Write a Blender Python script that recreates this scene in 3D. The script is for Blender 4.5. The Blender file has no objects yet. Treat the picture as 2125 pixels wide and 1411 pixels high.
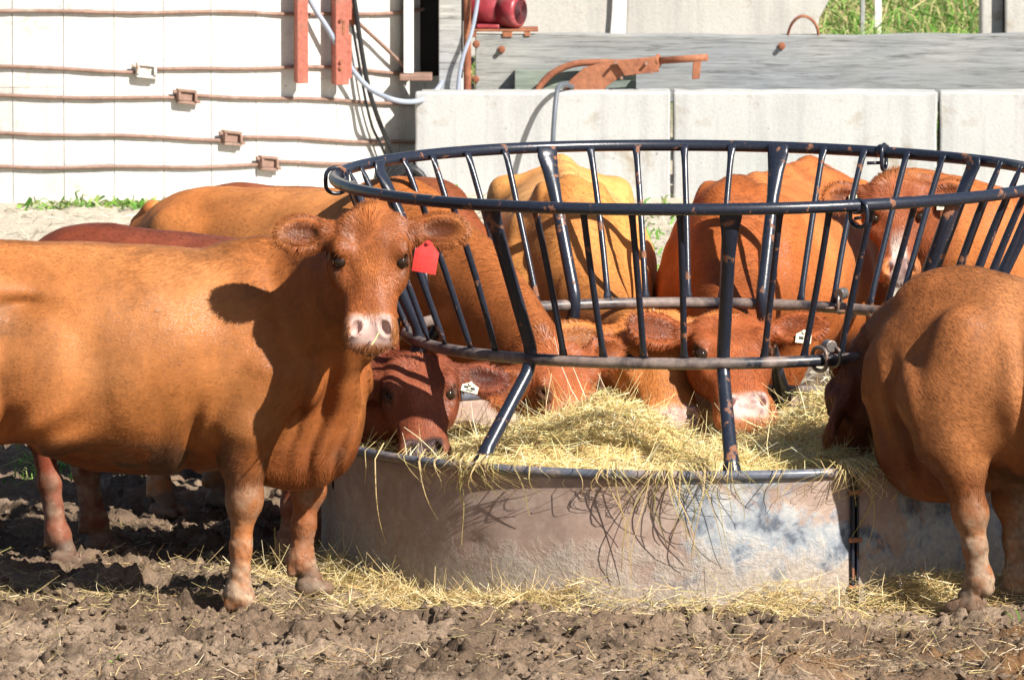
import bpy, bmesh, math, random
import numpy as np
from mathutils import Vector, Matrix

rng = np.random.default_rng(7)
random.seed(7)
scene = bpy.context.scene
col = scene.collection
R = math.radians

# ------------------------------------------------------------------ camera
FPX, CX, CY = 19309.0, 1062.5, 705.5          # focal length and centre in photo pixels
PITCH = R(6.133)
CAM = np.array([0.0, -32.0, 4.2])
cam_d = bpy.data.cameras.new("camera")
cam_d.sensor_width = 36.0
cam_d.lens = FPX * 36.0 / 2125.0
cam_d.clip_start, cam_d.clip_end = 0.5, 2000.0
cam_d.dof.use_dof = True
cam_d.dof.focus_distance = 31.6
cam_d.dof.aperture_fstop = 20.0
cam = bpy.data.objects.new("camera", cam_d)
cam.location = CAM
cam.rotation_euler = (math.pi / 2 - PITCH, 0, 0)
col.objects.link(cam)
scene.camera = cam

# ------------------------------------------------------------------ world and sun
SUN_EL, SUN_AZ = R(39), R(46)                 # azimuth measured from the camera side towards the right
world = bpy.data.worlds.new("World")
scene.world = world
world.use_nodes = True
wn = world.node_tree
bg = wn.nodes["Background"]
sky = wn.nodes.new("ShaderNodeTexSky")
sky.sky_type = 'NISHITA'
sky.sun_disc = False
sky.sun_elevation = SUN_EL
sky.sun_rotation = math.pi - SUN_AZ
wn.links.new(sky.outputs[0], bg.inputs[0])
bg.inputs[1].default_value = 0.05
sun_d = bpy.data.lights.new("sun", 'SUN')
sun_d.energy = 5.0
sun_d.angle = R(0.5)
sun_d.color = (1.0, 0.945, 0.86)
sun = bpy.data.objects.new("sun", sun_d)
to_sun = Vector((math.sin(SUN_AZ) * math.cos(SUN_EL), -math.cos(SUN_AZ) * math.cos(SUN_EL), math.sin(SUN_EL)))
sun.rotation_euler = to_sun.to_track_quat('Z', 'Y').to_euler()
col.objects.link(sun)
scene.view_settings.view_transform = 'Standard'
scene.view_settings.look = 'None'
scene.view_settings.exposure = 0.92
scene.view_settings.gamma = 1.0


# ------------------------------------------------------------------ helpers
def at(px, py, Y):
    """the place at depth Y seen at photo pixel px, py"""
    cp, sp = math.cos(PITCH), math.sin(PITCH)
    a, b = (px - CX) / FPX, (CY - py) / FPX
    d = np.array([a, cp + b * sp, -sp + b * cp])
    return CAM + d * ((Y - CAM[1]) / d[1])


def tag(o, label=None, cat=None, group=None, kind=None):
    if label: o["label"] = label
    if cat: o["category"] = cat
    if group: o["group"] = group
    if kind: o["kind"] = kind
    return o


def empty(name, loc=(0, 0, 0), rz=0.0):
    o = bpy.data.objects.new(name, None)
    o.location = loc
    o.rotation_euler = (0, 0, rz)
    o.empty_display_size = 0.1
    col.objects.link(o)
    return o


def np_mesh(name, v, quads=None, tris=None, cols=None, smooth=True):
    v = np.ascontiguousarray(v, dtype=np.float32)
    me = bpy.data.meshes.new(name)
    nq = 0 if quads is None else len(quads)
    nt = 0 if tris is None else len(tris)
    loops = []
    if nq: loops.append(np.asarray(quads, dtype=np.int32).ravel())
    if nt: loops.append(np.asarray(tris, dtype=np.int32).ravel())
    loops = np.concatenate(loops)
    starts = np.concatenate([np.arange(nq, dtype=np.int32) * 4, nq * 4 + np.arange(nt, dtype=np.int32) * 3]).astype(np.int32)
    me.vertices.add(len(v))
    me.vertices.foreach_set("co", v.ravel())
    me.loops.add(len(loops))
    me.loops.foreach_set("vertex_index", loops)
    me.polygons.add(nq + nt)
    me.polygons.foreach_set("loop_start", starts)
    me.polygons.foreach_set("use_smooth", np.full(nq + nt, bool(smooth)))
    me.update(calc_edges=True)
    if cols is not None:
        a = me.color_attributes.new("col", 'FLOAT_COLOR', 'POINT')
        a.data.foreach_set("color", np.ascontiguousarray(cols, dtype=np.float32).ravel())
    return me


def link(name, me, m, parent=None):
    o = bpy.data.objects.new(name, me)
    if m is not None:
        me.materials.clear()
        me.materials.append(m)
    col.objects.link(o)
    if parent is not None:
        o.parent = parent
    return o


class MB:
    """collects shapes that become ONE mesh"""
    def __init__(self):
        self.v, self.f, self.n = [], [], 0

    def add(self, v, f):
        self.v += [tuple(map(float, p)) for p in v]
        self.f += [tuple(int(i) + self.n for i in q) for q in f]
        self.n += len(v)

    def box(self, x0, x1, y0, y1, z0, z1):
        v = [(x, y, z) for x in (x0, x1) for y in (y0, y1) for z in (z0, z1)]
        f = [(0, 1, 3, 2), (4, 6, 7, 5), (0, 4, 5, 1), (2, 3, 7, 6), (0, 2, 6, 4), (1, 5, 7, 3)]
        self.add(v, f)

    def tube(self, pts, r, sides=10, closed=False, flat=None, ref=(0, 0, 1)):
        """r: number or one per point; flat: (across, deep) factors per point"""
        P = [Vector(p) for p in pts]
        n = len(P)
        rr = [r] * n if not hasattr(r, '__len__') else list(r)
        V = []
        prev = None
        for i in range(n):
            a = P[(i - 1) % n] if (closed or i > 0) else P[i]
            b = P[(i + 1) % n] if (closed or i < n - 1) else P[i]
            t = (b - a).normalized()
            rf = Vector(ref) if prev is None else prev
            u = rf - t * rf.dot(t)
            if u.length < 1e-4:
                u = Vector((1, 0, 0)) - t * t.x
            u.normalize()
            prev = u
            w = t.cross(u)
            fa, fd = (1, 1) if flat is None else flat[i]
            for k in range(sides):
                an = 2 * math.pi * k / sides
                V.append(P[i] + u * (math.cos(an) * rr[i] * fd) + w * (math.sin(an) * rr[i] * fa))
        F = []
        m = n if closed else n - 1
        for i in range(m):
            for k in range(sides):
                a, b = i * sides + k, i * sides + (k + 1) % sides
                c, d = ((i + 1) % n) * sides + (k + 1) % sides, ((i + 1) % n) * sides + k
                F.append((a, b, c, d))
        if not closed:
            F.append(tuple(range(sides))[::-1])
            F.append(tuple((n - 1) * sides + k for k in range(sides)))
        self.add(V, F)

    def build(self, name, m, parent=None, smooth=False, bevel=0.0):
        me = bpy.data.meshes.new(name)
        me.from_pydata(self.v, [], self.f)
        me.update()
        if smooth:
            me.polygons.foreach_set("use_smooth", [len(p.vertices) <= 4 for p in me.polygons])
            me.update()
        o = link(name, me, m, parent)
        if bevel:
            b = o.modifiers.new("bevel", 'BEVEL')
            b.width = bevel
            b.segments = 2
            b.limit_method = 'ANGLE'
        return o


_LAT = rng.random((32, 32, 32)).astype(np.float32)


def vn3(p, freq, seed=0.0):
    """value noise -1..1 at points p (n,3)"""
    q = p * freq + np.float32(seed * 7.31)
    i = np.floor(q).astype(np.int32)
    f = (q - i).astype(np.float32)
    f = f * f * f * (f * (f * 6 - 15) + 10)
    i0, i1 = i & 31, (i + 1) & 31
    x0, y0, z0 = i0[..., 0], i0[..., 1], i0[..., 2]
    x1, y1, z1 = i1[..., 0], i1[..., 1], i1[..., 2]
    fx, fy, fz = f[..., 0], f[..., 1], f[..., 2]
    L = _LAT
    a = L[x0, y0, z0] * (1 - fx) + L[x1, y0, z0] * fx
    b = L[x0, y1, z0] * (1 - fx) + L[x1, y1, z0] * fx
    c = L[x0, y0, z1] * (1 - fx) + L[x1, y0, z1] * fx
    d = L[x0, y1, z1] * (1 - fx) + L[x1, y1, z1] * fx
    a = a * (1 - fy) + b * fy
    c = c * (1 - fy) + d * fy
    return (a * (1 - fz) + c * fz) * 2 - 1


def n2(x, y, freq, seed=0.0):
    p = np.stack([x, y, np.zeros_like(x)], -1).astype(np.float32)
    return vn3(p, freq, seed)


def sstep(a, b, x):
    t = np.clip((x - a) / (b - a), 0, 1)
    return t * t * (3 - 2 * t)


# ------------------------------------------------------------------ materials
def mat(name):
    m = bpy.data.materials.new(name)
    m.use_nodes = True
    nt = m.node_tree
    return m, nt, nt.nodes["Principled BSDF"]


def N(nt, kind, **kw):
    n = nt.nodes.new(kind)
    for k, v in kw.items():
        if k in n.inputs:
            n.inputs[k].default_value = v
        else:
            setattr(n, k, v)
    return n


def noise(nt, scale, detail=6, rough=0.6, vec=None, dist=0.0):
    n = N(nt, "ShaderNodeTexNoise", Scale=scale, Detail=detail, Roughness=rough, Distortion=dist)
    if vec is not None:
        nt.links.new(vec, n.inputs["Vector"])
    return n


def ramp(nt, fac, stops):
    r = nt.nodes.new("ShaderNodeValToRGB")
    e = r.color_ramp.elements
    while len(e) < len(stops):
        e.new(0.5)
    for el, (p, c) in zip(e, stops):
        el.position = p
        el.color = (c, c, c, 1) if isinstance(c, (int, float)) else (*c, 1)
    nt.links.new(fac, r.inputs[0])
    return r


def mix(nt, fac, a, b, mode='MIX'):
    n = nt.nodes.new("ShaderNodeMix")
    n.data_type = 'RGBA'
    n.blend_type = mode
    for sock, v in ((n.inputs[0], fac), (n.inputs[6], a), (n.inputs[7], b)):
        if isinstance(v, (int, float)):
            sock.default_value = v
        elif isinstance(v, tuple):
            sock.default_value = (*v, 1)
        else:
            nt.links.new(v, sock)
    return n.outputs[2]


def bump(nt, bsdf, h, strength=0.5, dist=0.01, prev=None):
    b = N(nt, "ShaderNodeBump", Strength=strength, Distance=dist)
    nt.links.new(h, b.inputs["Height"])
    if prev is not None:
        nt.links.new(prev.outputs[0], b.inputs["Normal"])
    nt.links.new(b.outputs[0], bsdf.inputs["Normal"])
    return b


def objvec(nt, scale=(1, 1, 1)):
    t = nt.nodes.new("ShaderNodeTexCoord")
    mp = nt.nodes.new("ShaderNodeMapping")
    mp.inputs["Scale"].default_value = scale
    nt.links.new(t.outputs["Object"], mp.inputs[0])
    return mp.outputs[0]


def simple(name, c, rough=0.6, var=0.25, scale=20, metal=0.0, spec=0.4, bumpd=0.0):
    m, nt, b = mat(name)
    v = objvec(nt)
    n = noise(nt, scale, 8, 0.65, v)
    lo = tuple(x * (1 - var) for x in c)
    hi = tuple(min(1, x * (1 + var)) for x in c)
    r = ramp(nt, n.outputs[0], [(0.3, lo), (0.7, hi)])
    nt.links.new(r.outputs[0], b.inputs["Base Color"])
    b.inputs["Roughness"].default_value = rough
    b.inputs["Metallic"].default_value = metal
    b.inputs["Specular IOR Level"].default_value = spec
    if bumpd:
        bump(nt, b, n.outputs[0], 0.6, bumpd)
    return m


def attr_mat(name, rough=0.6, spec=0.3, nscale=0, nvar=0.2, trans=0.0, vscale=(1, 1, 1), bumpd=0.0, sheen=0.0):
    m, nt, b = mat(name)
    a = N(nt, "ShaderNodeAttribute", attribute_name="col")
    c = a.outputs["Color"]
    if nscale:
        n = noise(nt, nscale, 6, 0.65, objvec(nt, vscale))
        r = ramp(nt, n.outputs[0], [(0.25, 1 - nvar), (0.75, 1 + nvar)])
        c = mix(nt, 1.0, c, r.outputs[0], 'MULTIPLY')
        if bumpd:
            bump(nt, b, n.outputs[0], 0.5, bumpd)
    nt.links.new(c, b.inputs["Base Color"])
    b.inputs["Roughness"].default_value = rough
    b.inputs["Specular IOR Level"].default_value = spec
    if sheen:
        b.inputs["Sheen Weight"].default_value = sheen
        b.inputs["Sheen Roughness"].default_value = 0.4
    if trans:
        out = nt.nodes["Material Output"]
        t = nt.nodes.new("ShaderNodeBsdfTranslucent")
        nt.links.new(c, t.inputs[0])
        ms = nt.nodes.new("ShaderNodeMixShader")
        ms.inputs[0].default_value = trans
        nt.links.new(b.outputs[0], ms.inputs[1])
        nt.links.new(t.outputs[0], ms.inputs[2])
        nt.links.new(ms.outputs[0], out.inputs[0])
    return m


def coat_mat(nm, r_lo, r_hi, spec):
    m, nt, b = mat(nm)
    a = N(nt, "ShaderNodeAttribute", attribute_name="col")
    v1 = objvec(nt, (3, 3, 1.2))
    n1 = noise(nt, 2.2, 5, 0.6, v1)
    n2_ = noise(nt, 60, 4, 0.7, objvec(nt, (0.5, 1, 0.8)))
    r1 = ramp(nt, n1.outputs[0], [(0.3, 0.74), (0.7, 1.22)])
    r2 = ramp(nt, n2_.outputs[0], [(0.3, 0.88), (0.7, 1.1)])
    c = mix(nt, 1.0, a.outputs["Color"], r1.outputs[0], 'MULTIPLY')
    c = mix(nt, 1.0, c, r2.outputs[0], 'MULTIPLY')
    nt.links.new(c, b.inputs["Base Color"])
    mr = N(nt, "ShaderNodeMapRange")
    mr.inputs["To Min"].default_value = r_lo
    mr.inputs["To Max"].default_value = r_hi
    nt.links.new(a.outputs["Alpha"], mr.inputs[0])
    nt.links.new(mr.outputs[0], b.inputs["Roughness"])
    b.inputs["Specular IOR Level"].default_value = spec
    bump(nt, b, n2_.outputs[0], 0.25, 0.004)
    return m


def rusty(name, base, rust, lo=0.52, hi=0.6, scale=9, rough=0.35, metal=0.0, spec=0.5, r_rough=0.85):
    m, nt, b = mat(name)
    v = objvec(nt)
    n = noise(nt, scale, 10, 0.62, v, 0.3)
    f = ramp(nt, n.outputs[0], [(lo, 0.0), (hi, 1.0)])
    n2_ = noise(nt, scale * 6, 5, 0.6, v)
    rr = ramp(nt, n2_.outputs[0], [(0.3, tuple(x * 0.7 for x in rust)), (0.7, tuple(x * 1.3 for x in rust))])
    bb = ramp(nt, n2_.outputs[0], [(0.35, tuple(x * 0.8 for x in base)), (0.7, tuple(x * 1.25 for x in base))])
    c = mix(nt, f.outputs[0], bb.outputs[0], rr.outputs[0])
    nt.links.new(c, b.inputs["Base Color"])
    rg = ramp(nt, f.outputs[0], [(0.0, rough), (1.0, r_rough)])
    nt.links.new(rg.outputs[0], b.inputs["Roughness"])
    b.inputs["Metallic"].default_value = metal
    b.inputs["Specular IOR Level"].default_value = spec
    bump(nt, b, n2_.outputs[0], 0.25, 0.002)
    return m


M_COAT = coat_mat("coat", 0.35, 0.72, 0.22)
M_HAIR = coat_mat("hair_coat", 0.40, 0.46, 0.36)
M_EYE, _nt, _b = mat("eye")
_b.inputs["Base Color"].default_value = (0.02, 0.011, 0.006, 1)
_b.inputs["Roughness"].default_value = 0.06
_n = noise(_nt, 60, 2)
_r = ramp(_nt, _n.outputs[0], [(0.4, (0.012, 0.008, 0.006)), (0.8, (0.05, 0.022, 0.008))])
_nt.links.new(_r.outputs[0], _b.inputs["Base Color"])
M_HAY = attr_mat("hay", 0.5, 0.4, trans=0.28)
M_GRASS = attr_mat("grass", 0.5, 0.3, trans=0.3)
M_HAYBASE = attr_mat("hay_bed", 0.8, 0.1, 45, 0.5, bumpd=0.02)
M_BLACK = rusty("black_paint", (0.017, 0.021, 0.034), (0.20, 0.085, 0.045), 0.595, 0.63, 15, 0.29)
M_WORN = rusty("worn_paint", (0.020, 0.022, 0.030), (0.20, 0.15, 0.13), 0.40, 0.56, 6, 0.32, r_rough=0.55)
M_RIM = rusty("rim_paint", (0.11, 0.12, 0.15), (0.26, 0.21, 0.19), 0.47, 0.60, 8, 0.3, r_rough=0.6)
M_CHAIN = rusty("bare_steel", (0.20, 0.18, 0.17), (0.22, 0.12, 0.08), 0.45, 0.6, 20, 0.4, 0.6)
M_RUST = rusty("rusted_steel", (0.30, 0.115, 0.055), (0.21, 0.07, 0.035), 0.42, 0.62, 7, 0.75)
M_ROD = rusty("rod_rust", (0.24, 0.145, 0.11), (0.32, 0.26, 0.22), 0.55, 0.75, 5, 0.7)
M_REDPAINT = rusty("red_lead_paint", (0.36, 0.11, 0.075), (0.30, 0.13, 0.09), 0.50, 0.66, 8, 0.55)
M_MOTOR = rusty("maroon_paint", (0.26, 0.030, 0.040), (0.36, 0.14, 0.13), 0.55, 0.72, 6, 0.4)
M_MOTORDARK = simple("maroon_recess", (0.05, 0.008, 0.012), 0.6, 0.2)
M_ZINC = rusty("galvanised", (0.55, 0.53, 0.50), (0.42, 0.26, 0.18), 0.55, 0.66, 12, 0.45)
M_RUBBER = simple("black_rubber", (0.02, 0.021, 0.024), 0.45, 0.3, 30)
M_CONDUIT = simple("grey_conduit", (0.30, 0.34, 0.42), 0.4, 0.15, 12)
M_DARK = simple("interior_shade", (0.012, 0.011, 0.010), 0.95, 0.3, 5)
M_REDTAG = simple("red_plastic", (0.66, 0.055, 0.048), 0.35, 0.18, 22)
M_WHITETAG = simple("pale_plastic", (0.72, 0.70, 0.52), 0.4, 0.08, 15)
M_MARK = simple("black_ink", (0.03, 0.03, 0.03), 0.6, 0.1)


def concrete(name, c, stain=0.5, scale=1.0):
    m, nt, b = mat(name)
    a = N(nt, "ShaderNodeAttribute", attribute_name="col")
    v = objvec(nt, (scale, scale, scale))
    vs = objvec(nt, (6 * scale, 6 * scale, 0.5 * scale))
    big = noise(nt, 1.8, 6, 0.6, v)
    streak = noise(nt, 2.0, 6, 0.6, vs)
    fine = noise(nt, 60, 6, 0.7, v)
    pits = N(nt, "ShaderNodeTexVoronoi", Scale=15.0)
    nt.links.new(v, pits.inputs["Vector"])
    r1 = ramp(nt, big.outputs[0], [(0.3, tuple(x * 0.86 for x in c)), (0.72, tuple(min(0.95, x * 1.08) for x in c))])
    r2 = ramp(nt, streak.outputs[0], [(0.35, (0.80, 0.80, 0.82)), (0.55, (1, 1, 1))])
    r3 = ramp(nt, fine.outputs[0], [(0.3, 0.90), (0.7, 1.06)])
    sp = noise(nt, 3.1, 7, 0.68, v, 0.4)
    r4 = ramp(nt, sp.outputs[0], [(0.57, (1, 1, 1)), (0.70, (0.60, 0.46, 0.30))])
    r5 = ramp(nt, pits.outputs[0], [(0.06, 0.45), (0.14, 1.0)])
    cc = mix(nt, stain, r1.outputs[0], r2.outputs[0], 'MULTIPLY')
    cc = mix(nt, 1.0, cc, r3.outputs[0], 'MULTIPLY')
    cc = mix(nt, stain, cc, r4.outputs[0], 'MULTIPLY')
    pm = noise(nt, 5, 3, 0.5, v)
    pf = ramp(nt, pm.outputs[0], [(0.55, 0.0), (0.62, 0.9)])
    cc = mix(nt, pf.outputs[0], cc, mix(nt, 1.0, cc, r5.outputs[0], 'MULTIPLY'))
    nt.links.new(cc, b.inputs["Base Color"])
    b.inputs["Roughness"].default_value = 0.9
    b.inputs["Specular IOR Level"].default_value = 0.2
    bump(nt, b, fine.outputs[0], 0.4, 0.006)
    return m, nt, b, cc, a


M_CONC = concrete("block_concrete", (0.475, 0.48, 0.475), 0.7)[0]
M_SLAB = concrete("slab_concrete", (0.52, 0.50, 0.46), 0.8)[0]
M_STAVE, _nt, _b, _cc, _a = concrete("stave_concrete", (0.62, 0.61, 0.585), 0.6, 1.3)
_nt.links.new(mix(_nt, 1.0, _cc, _a.outputs["Color"], 'MULTIPLY'), _b.inputs["Base Color"])


def wood(name, c):
    m, nt, b = mat(name)
    v = objvec(nt, (0.5, 7, 7))
    g = noise(nt, 4.0, 10, 0.72, v, 1.6)
    g2 = noise(nt, 26.0, 6, 0.75, objvec(nt, (0.14, 3.4, 3.4)), 0.8)
    k = noise(nt, 1.3, 3, 0.5, objvec(nt, (1, 2, 2)))
    r1 = ramp(nt, g.outputs[0], [(0.28, tuple(x * 0.62 for x in c)), (0.5, c), (0.75, tuple(min(1, x * 1.35) for x in c))])
    r2 = ramp(nt, g2.outputs[0], [(0.36, 0.45), (0.47, 1.0), (0.7, 1.12)])
    r3 = ramp(nt, k.outputs[0], [(0.35, (0.82, 0.85, 0.90)), (0.65, (1.08, 1.05, 0.97))])
    cc = mix(nt, 1.0, r1.outputs[0], r2.outputs[0], 'MULTIPLY')
    cc = mix(nt, 1.0, cc, r3.outputs[0], 'MULTIPLY')
    nt.links.new(cc, b.inputs["Base Color"])
    b.inputs["Roughness"].default_value = 0.85
    b.inputs["Specular IOR Level"].default_value = 0.2
    bump(nt, b, g2.outputs[0], 0.5, 0.004)
    return m


M_WOOD = wood("weathered_timber", (0.265, 0.275, 0.28))
M_WOODG = wood("greenish_timber", (0.23, 0.265, 0.225))


def skirt_mat():
    m, nt, b = mat("trough_steel")
    t = nt.nodes.new("ShaderNodeTexCoord")
    v = t.outputs["Object"]
    sep = nt.nodes.new("ShaderNodeSeparateXYZ")
    nt.links.new(v, sep.inputs[0])
    big = noise(nt, 2.6, 9, 0.62, v, 0.5)
    mid = noise(nt, 9, 8, 0.68, v, 0.3)
    fine = noise(nt, 55, 6, 0.7, v)
    rust = ramp(nt, mid.outputs[0], [(0.3, (0.29, 0.195, 0.155)), (0.5, (0.37, 0.27, 0.22)), (0.7, (0.46, 0.37, 0.31))])
    blue = ramp(nt, mid.outputs[0], [(0.38, (0.10, 0.115, 0.145)), (0.48, (0.27, 0.295, 0.33)), (0.62, (0.46, 0.46, 0.45))])
    # old paint left mostly on the right-hand panel's end
    mr = N(nt, "ShaderNodeMapRange")
    mr.inputs["From Min"].default_value = -1.0
    mr.inputs["From Max"].default_value = 0.55
    mr.inputs["To Min"].default_value = -0.14
    mr.inputs["To Max"].default_value = 0.11
    nt.links.new(sep.outputs[0], mr.inputs[0])
    add = N(nt, "ShaderNodeMath", operation='ADD')
    nt.links.new(big.outputs[0], add.inputs[0])
    nt.links.new(mr.outputs[0], add.inputs[1])
    bf = ramp(nt, add.outputs[0], [(0.56, 0.0), (0.60, 1.0)])
    c = mix(nt, bf.outputs[0], rust.outputs[0], blue.outputs[0])
    # mud splashed along the foot
    zm = N(nt, "ShaderNodeMapRange")
    zm.inputs["From Min"].default_value = 0.02
    zm.inputs["From Max"].default_value = 0.30
    zm.inputs["To Min"].default_value = 0.36
    zm.inputs["To Max"].default_value = -0.16
    nt.links.new(sep.outputs[2], zm.inputs[0])
    a2 = N(nt, "ShaderNodeMath", operation='ADD')
    nt.links.new(mid.outputs[0], a2.inputs[0])
    nt.links.new(zm.outputs[0], a2.inputs[1])
    mf = ramp(nt, a2.outputs[0], [(0.50, 0.0), (0.72, 0.92)])
    mud = ramp(nt, fine.outputs[0], [(0.3, (0.30, 0.245, 0.20)), (0.7, (0.43, 0.37, 0.315))])
    c = mix(nt, mf.outputs[0], c, mud.outputs[0])
    f2 = ramp(nt, fine.outputs[0], [(0.3, 0.86), (0.7, 1.1)])
    c = mix(nt, 1.0, c, f2.outputs[0], 'MULTIPLY')
    nt.links.new(c, b.inputs["Base Color"])
    b.inputs["Roughness"].default_value = 0.72
    b.inputs["Specular IOR Level"].default_value = 0.3
    h = N(nt, "ShaderNodeMath", operation='MULTIPLY')
    nt.links.new(mf.outputs[0], h.inputs[0])
    nt.links.new(noise(nt, 42, 7, 0.7, v).outputs[0], h.inputs[1])
    p = bump(nt, b, h.outputs[0], 0.7, 0.014)
    bump(nt, b, bf.outputs[0], 0.4, 0.003, p)
    return m


M_SKIRT = skirt_mat()


def ground_mat():
    m, nt, b = mat("mud")
    a = N(nt, "ShaderNodeAttribute", attribute_name="col")
    v = objvec(nt)
    n1 = noise(nt, 14, 9, 0.7, v)
    n3 = noise(nt, 90, 6, 0.7, v)
    r1 = ramp(nt, n1.outputs[0], [(0.28, 0.68), (0.72, 1.25)])
    r3 = ramp(nt, n3.outputs[0], [(0.32, 0.62), (0.68, 1.3)])
    c = mix(nt, 1.0, a.outputs["Color"], r1.outputs[0], 'MULTIPLY')
    c = mix(nt, 1.0, c, r3.outputs[0], 'MULTIPLY')
    nt.links.new(c, b.inputs["Base Color"])
    b.inputs["Roughness"].default_value = 0.95
    b.inputs["Specular IOR Level"].default_value = 0.15
    p = bump(nt, b, n1.outputs[0], 0.5, 0.03)
    bump(nt, b, n3.outputs[0], 0.9, 0.014, p)
    return m


M_GROUND = ground_mat()

# ------------------------------------------------------------------ ground
FX, FY = 0.63, 0.0                            # middle of the hay feeder
R_TOP, R_MID, R_RIM = 1.237, 0.992, 1.30
Z_TOP, Z_MID, Z_RIM = 1.327, 0.787, 0.444


_hp = np.random.default_rng(31)
PRINTS = np.stack([_hp.uniform(-2.1, 2.1, 90), np.concatenate([_hp.uniform(-3.0, -1.55, 62), _hp.uniform(-1.2, 1.5, 28)]), _hp.uniform(0, 6.28, 90), _hp.uniform(.8, 1.15, 90)], 1)


def gz(x, y):
    shp = np.shape(x)
    x = np.atleast_1d(np.asarray(x, dtype=np.float32))
    y = np.atleast_1d(np.asarray(y, dtype=np.float32))
    wx = x + 0.05 * n2(x, y, 6.1, 9); wy = y + 0.05 * n2(x, y, 6.1, 10)
    h = 0.030 * n2(x, y, 1.3, 1) + 0.026 * n2(wx, wy, 4.1, 2)
    h += 0.034 * (np.abs(n2(wx, wy, 8.5, 3)) - 0.3) + 0.028 * (np.abs(n2(wx, wy, 17, 4)) - 0.3) + 0.026 * (np.abs(n2(x, y, 33, 5)) - 0.3) + 0.014 * n2(x, y, 64, 7)
    pr = n2(wx, wy, 6.3, 6)                      # hoof prints
    h -= 0.060 * sstep(0.35, 0.7, pr)
    calm = 1 - 0.75 * sstep(4, 9, y)
    h = h * calm
    for qx, qy, qa, qs in PRINTS:
        m = (np.abs(x - qx) < .16) & (np.abs(y - qy) < .16)
        if not m.any():
            continue
        u = ((x[m] - qx) * math.cos(qa) + (y[m] - qy) * math.sin(qa)) / (.062 * qs)
        v = (-(x[m] - qx) * math.sin(qa) + (y[m] - qy) * math.cos(qa)) / (.050 * qs)
        r = np.hypot(u, v)
        h[m] = h[m] - .040 * (1 - sstep(.75, 1.0, r)) * (1 - .55 * np.exp(-(v / .16) ** 2) * (u > -.2)) + .018 * np.exp(-((r - 1.22) / .22) ** 2)
    d = np.hypot(x - FX, y - FY)
    h *= 1 - 0.7 * (1 - sstep(1.2, 1.65, d))
    h += 0.03 * sstep(-1.75, -2.2, y) * (0.5 + 0.5 * n2(x, y, 2.1, 8))
    h -= 0.05 * sstep(12.9, 14.0, y) * sstep(-0.7, 0.2, x)
    h += 0.25 * sstep(15.2, 17.0, y)
    return h.reshape(shp)


def axis(parts):
    out = []
    for a, b, s in parts:
        out.append(np.arange(a, b, s))
    return np.concatenate(out)


gx = axis([(-400, -60, 40), (-60, -10, 5), (-10, -2.2, 0.4), (-2.2, 2.2, 0.0125), (2.2, 10, 0.4), (10, 60, 5), (60, 401, 40)])
gy = axis([(-60, -10, 5), (-10, -3.4, 0.4), (-3.4, 1.2, 0.0125), (1.2, 4, 0.04), (4, 15, 0.11), (15, 26, 0.5), (26, 60, 4), (60, 901, 40)])
GX, GY = np.meshgrid(gx, gy, indexing='ij')
GZ = gz(GX, GY)
nx_, ny_ = GX.shape
gv = np.stack([GX, GY, GZ], -1).reshape(-1, 3)
ii = (np.arange(nx_ - 1)[:, None] * ny_ + np.arange(ny_ - 1)[None, :]).ravel()
gq = np.stack([ii, ii + ny_, ii + ny_ + 1, ii + 1], -1)
x, y, z = gv[:, 0], gv[:, 1], gv[:, 2]
mudc = np.array([0.215, 0.148, 0.100])
dry = np.array([0.33, 0.24, 0.168])
wet = np.array([0.075, 0.048, 0.032])
man = np.array([0.22, 0.115, 0.05])
pale = np.array([0.62, 0.55, 0.44])
grn = np.array([0.12, 0.15, 0.05])
w = sstep(-0.4, 0.5, n2(x, y, 2.3, 11))[:, None]
gc = mudc * (1 - w) + dry * w
w = (np.maximum(sstep(0.15, 0.6, n2(x, y, 5.5, 12)) * 0.6, sstep(.25, .5, n2(x, y, 1.1, 17)) * .55 * (y < 2)))[:, None]
gc = gc * (1 - w) + wet * w
w = (sstep(0.6, 1.4, x + 0.5 * n2(x, y, 1.5, 13)) * sstep(-1.7, -2.0, y) * sstep(-0.35, 0.3, n2(x, y, 4, 14)))[:, None] * 0.9
gc = gc * (1 - w) + man * w
w = sstep(4.5, 8.5, y + n2(x, y, 0.6, 15))[:, None]
gc = gc * (1 - w) + pale * w
w = sstep(15.5, 17.5, y)[:, None]
gc = gc * (1 - w) + grn * w
me = np_mesh("ground", gv, gq, cols=np.concatenate([gc, np.ones((len(gc), 1))], 1))
tag(link("ground", me, M_GROUND), "churned brown mud of the cattle yard", "ground", kind="structure")

# ------------------------------------------------------------------ silo
SX, SY, SR = -2.48, 15.67, 2.27


def silo_pt(px, py, off=0.0):
    Y = SY - SR
    for _ in range(30):
        X = (px - CX) * (Y + 32.0) / FPX
        dx = min(abs(X - SX), (SR + off) * 0.999)
        Y = SY - math.sqrt((SR + off) ** 2 - dx * dx)
    return at(px, py, Y)


def curve(pts, n=8):
    """Catmull-Rom through points"""
    P = [np.array(p, float) for p in pts]
    P = [2 * P[0] - P[1]] + P + [2 * P[-1] - P[-2]]
    out = []
    for i in range(1, len(P) - 2):
        for k in range(n):
            t = k / n
            a, b, c, d = P[i - 1], P[i], P[i + 1], P[i + 2]
            out.append(0.5 * (2 * b + (c - a) * t + (2 * a - 5 * b + 4 * c - d) * t * t + (3 * b - a - 3 * c + d) * t ** 3))
    out.append(P[-2])
    return out


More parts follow.
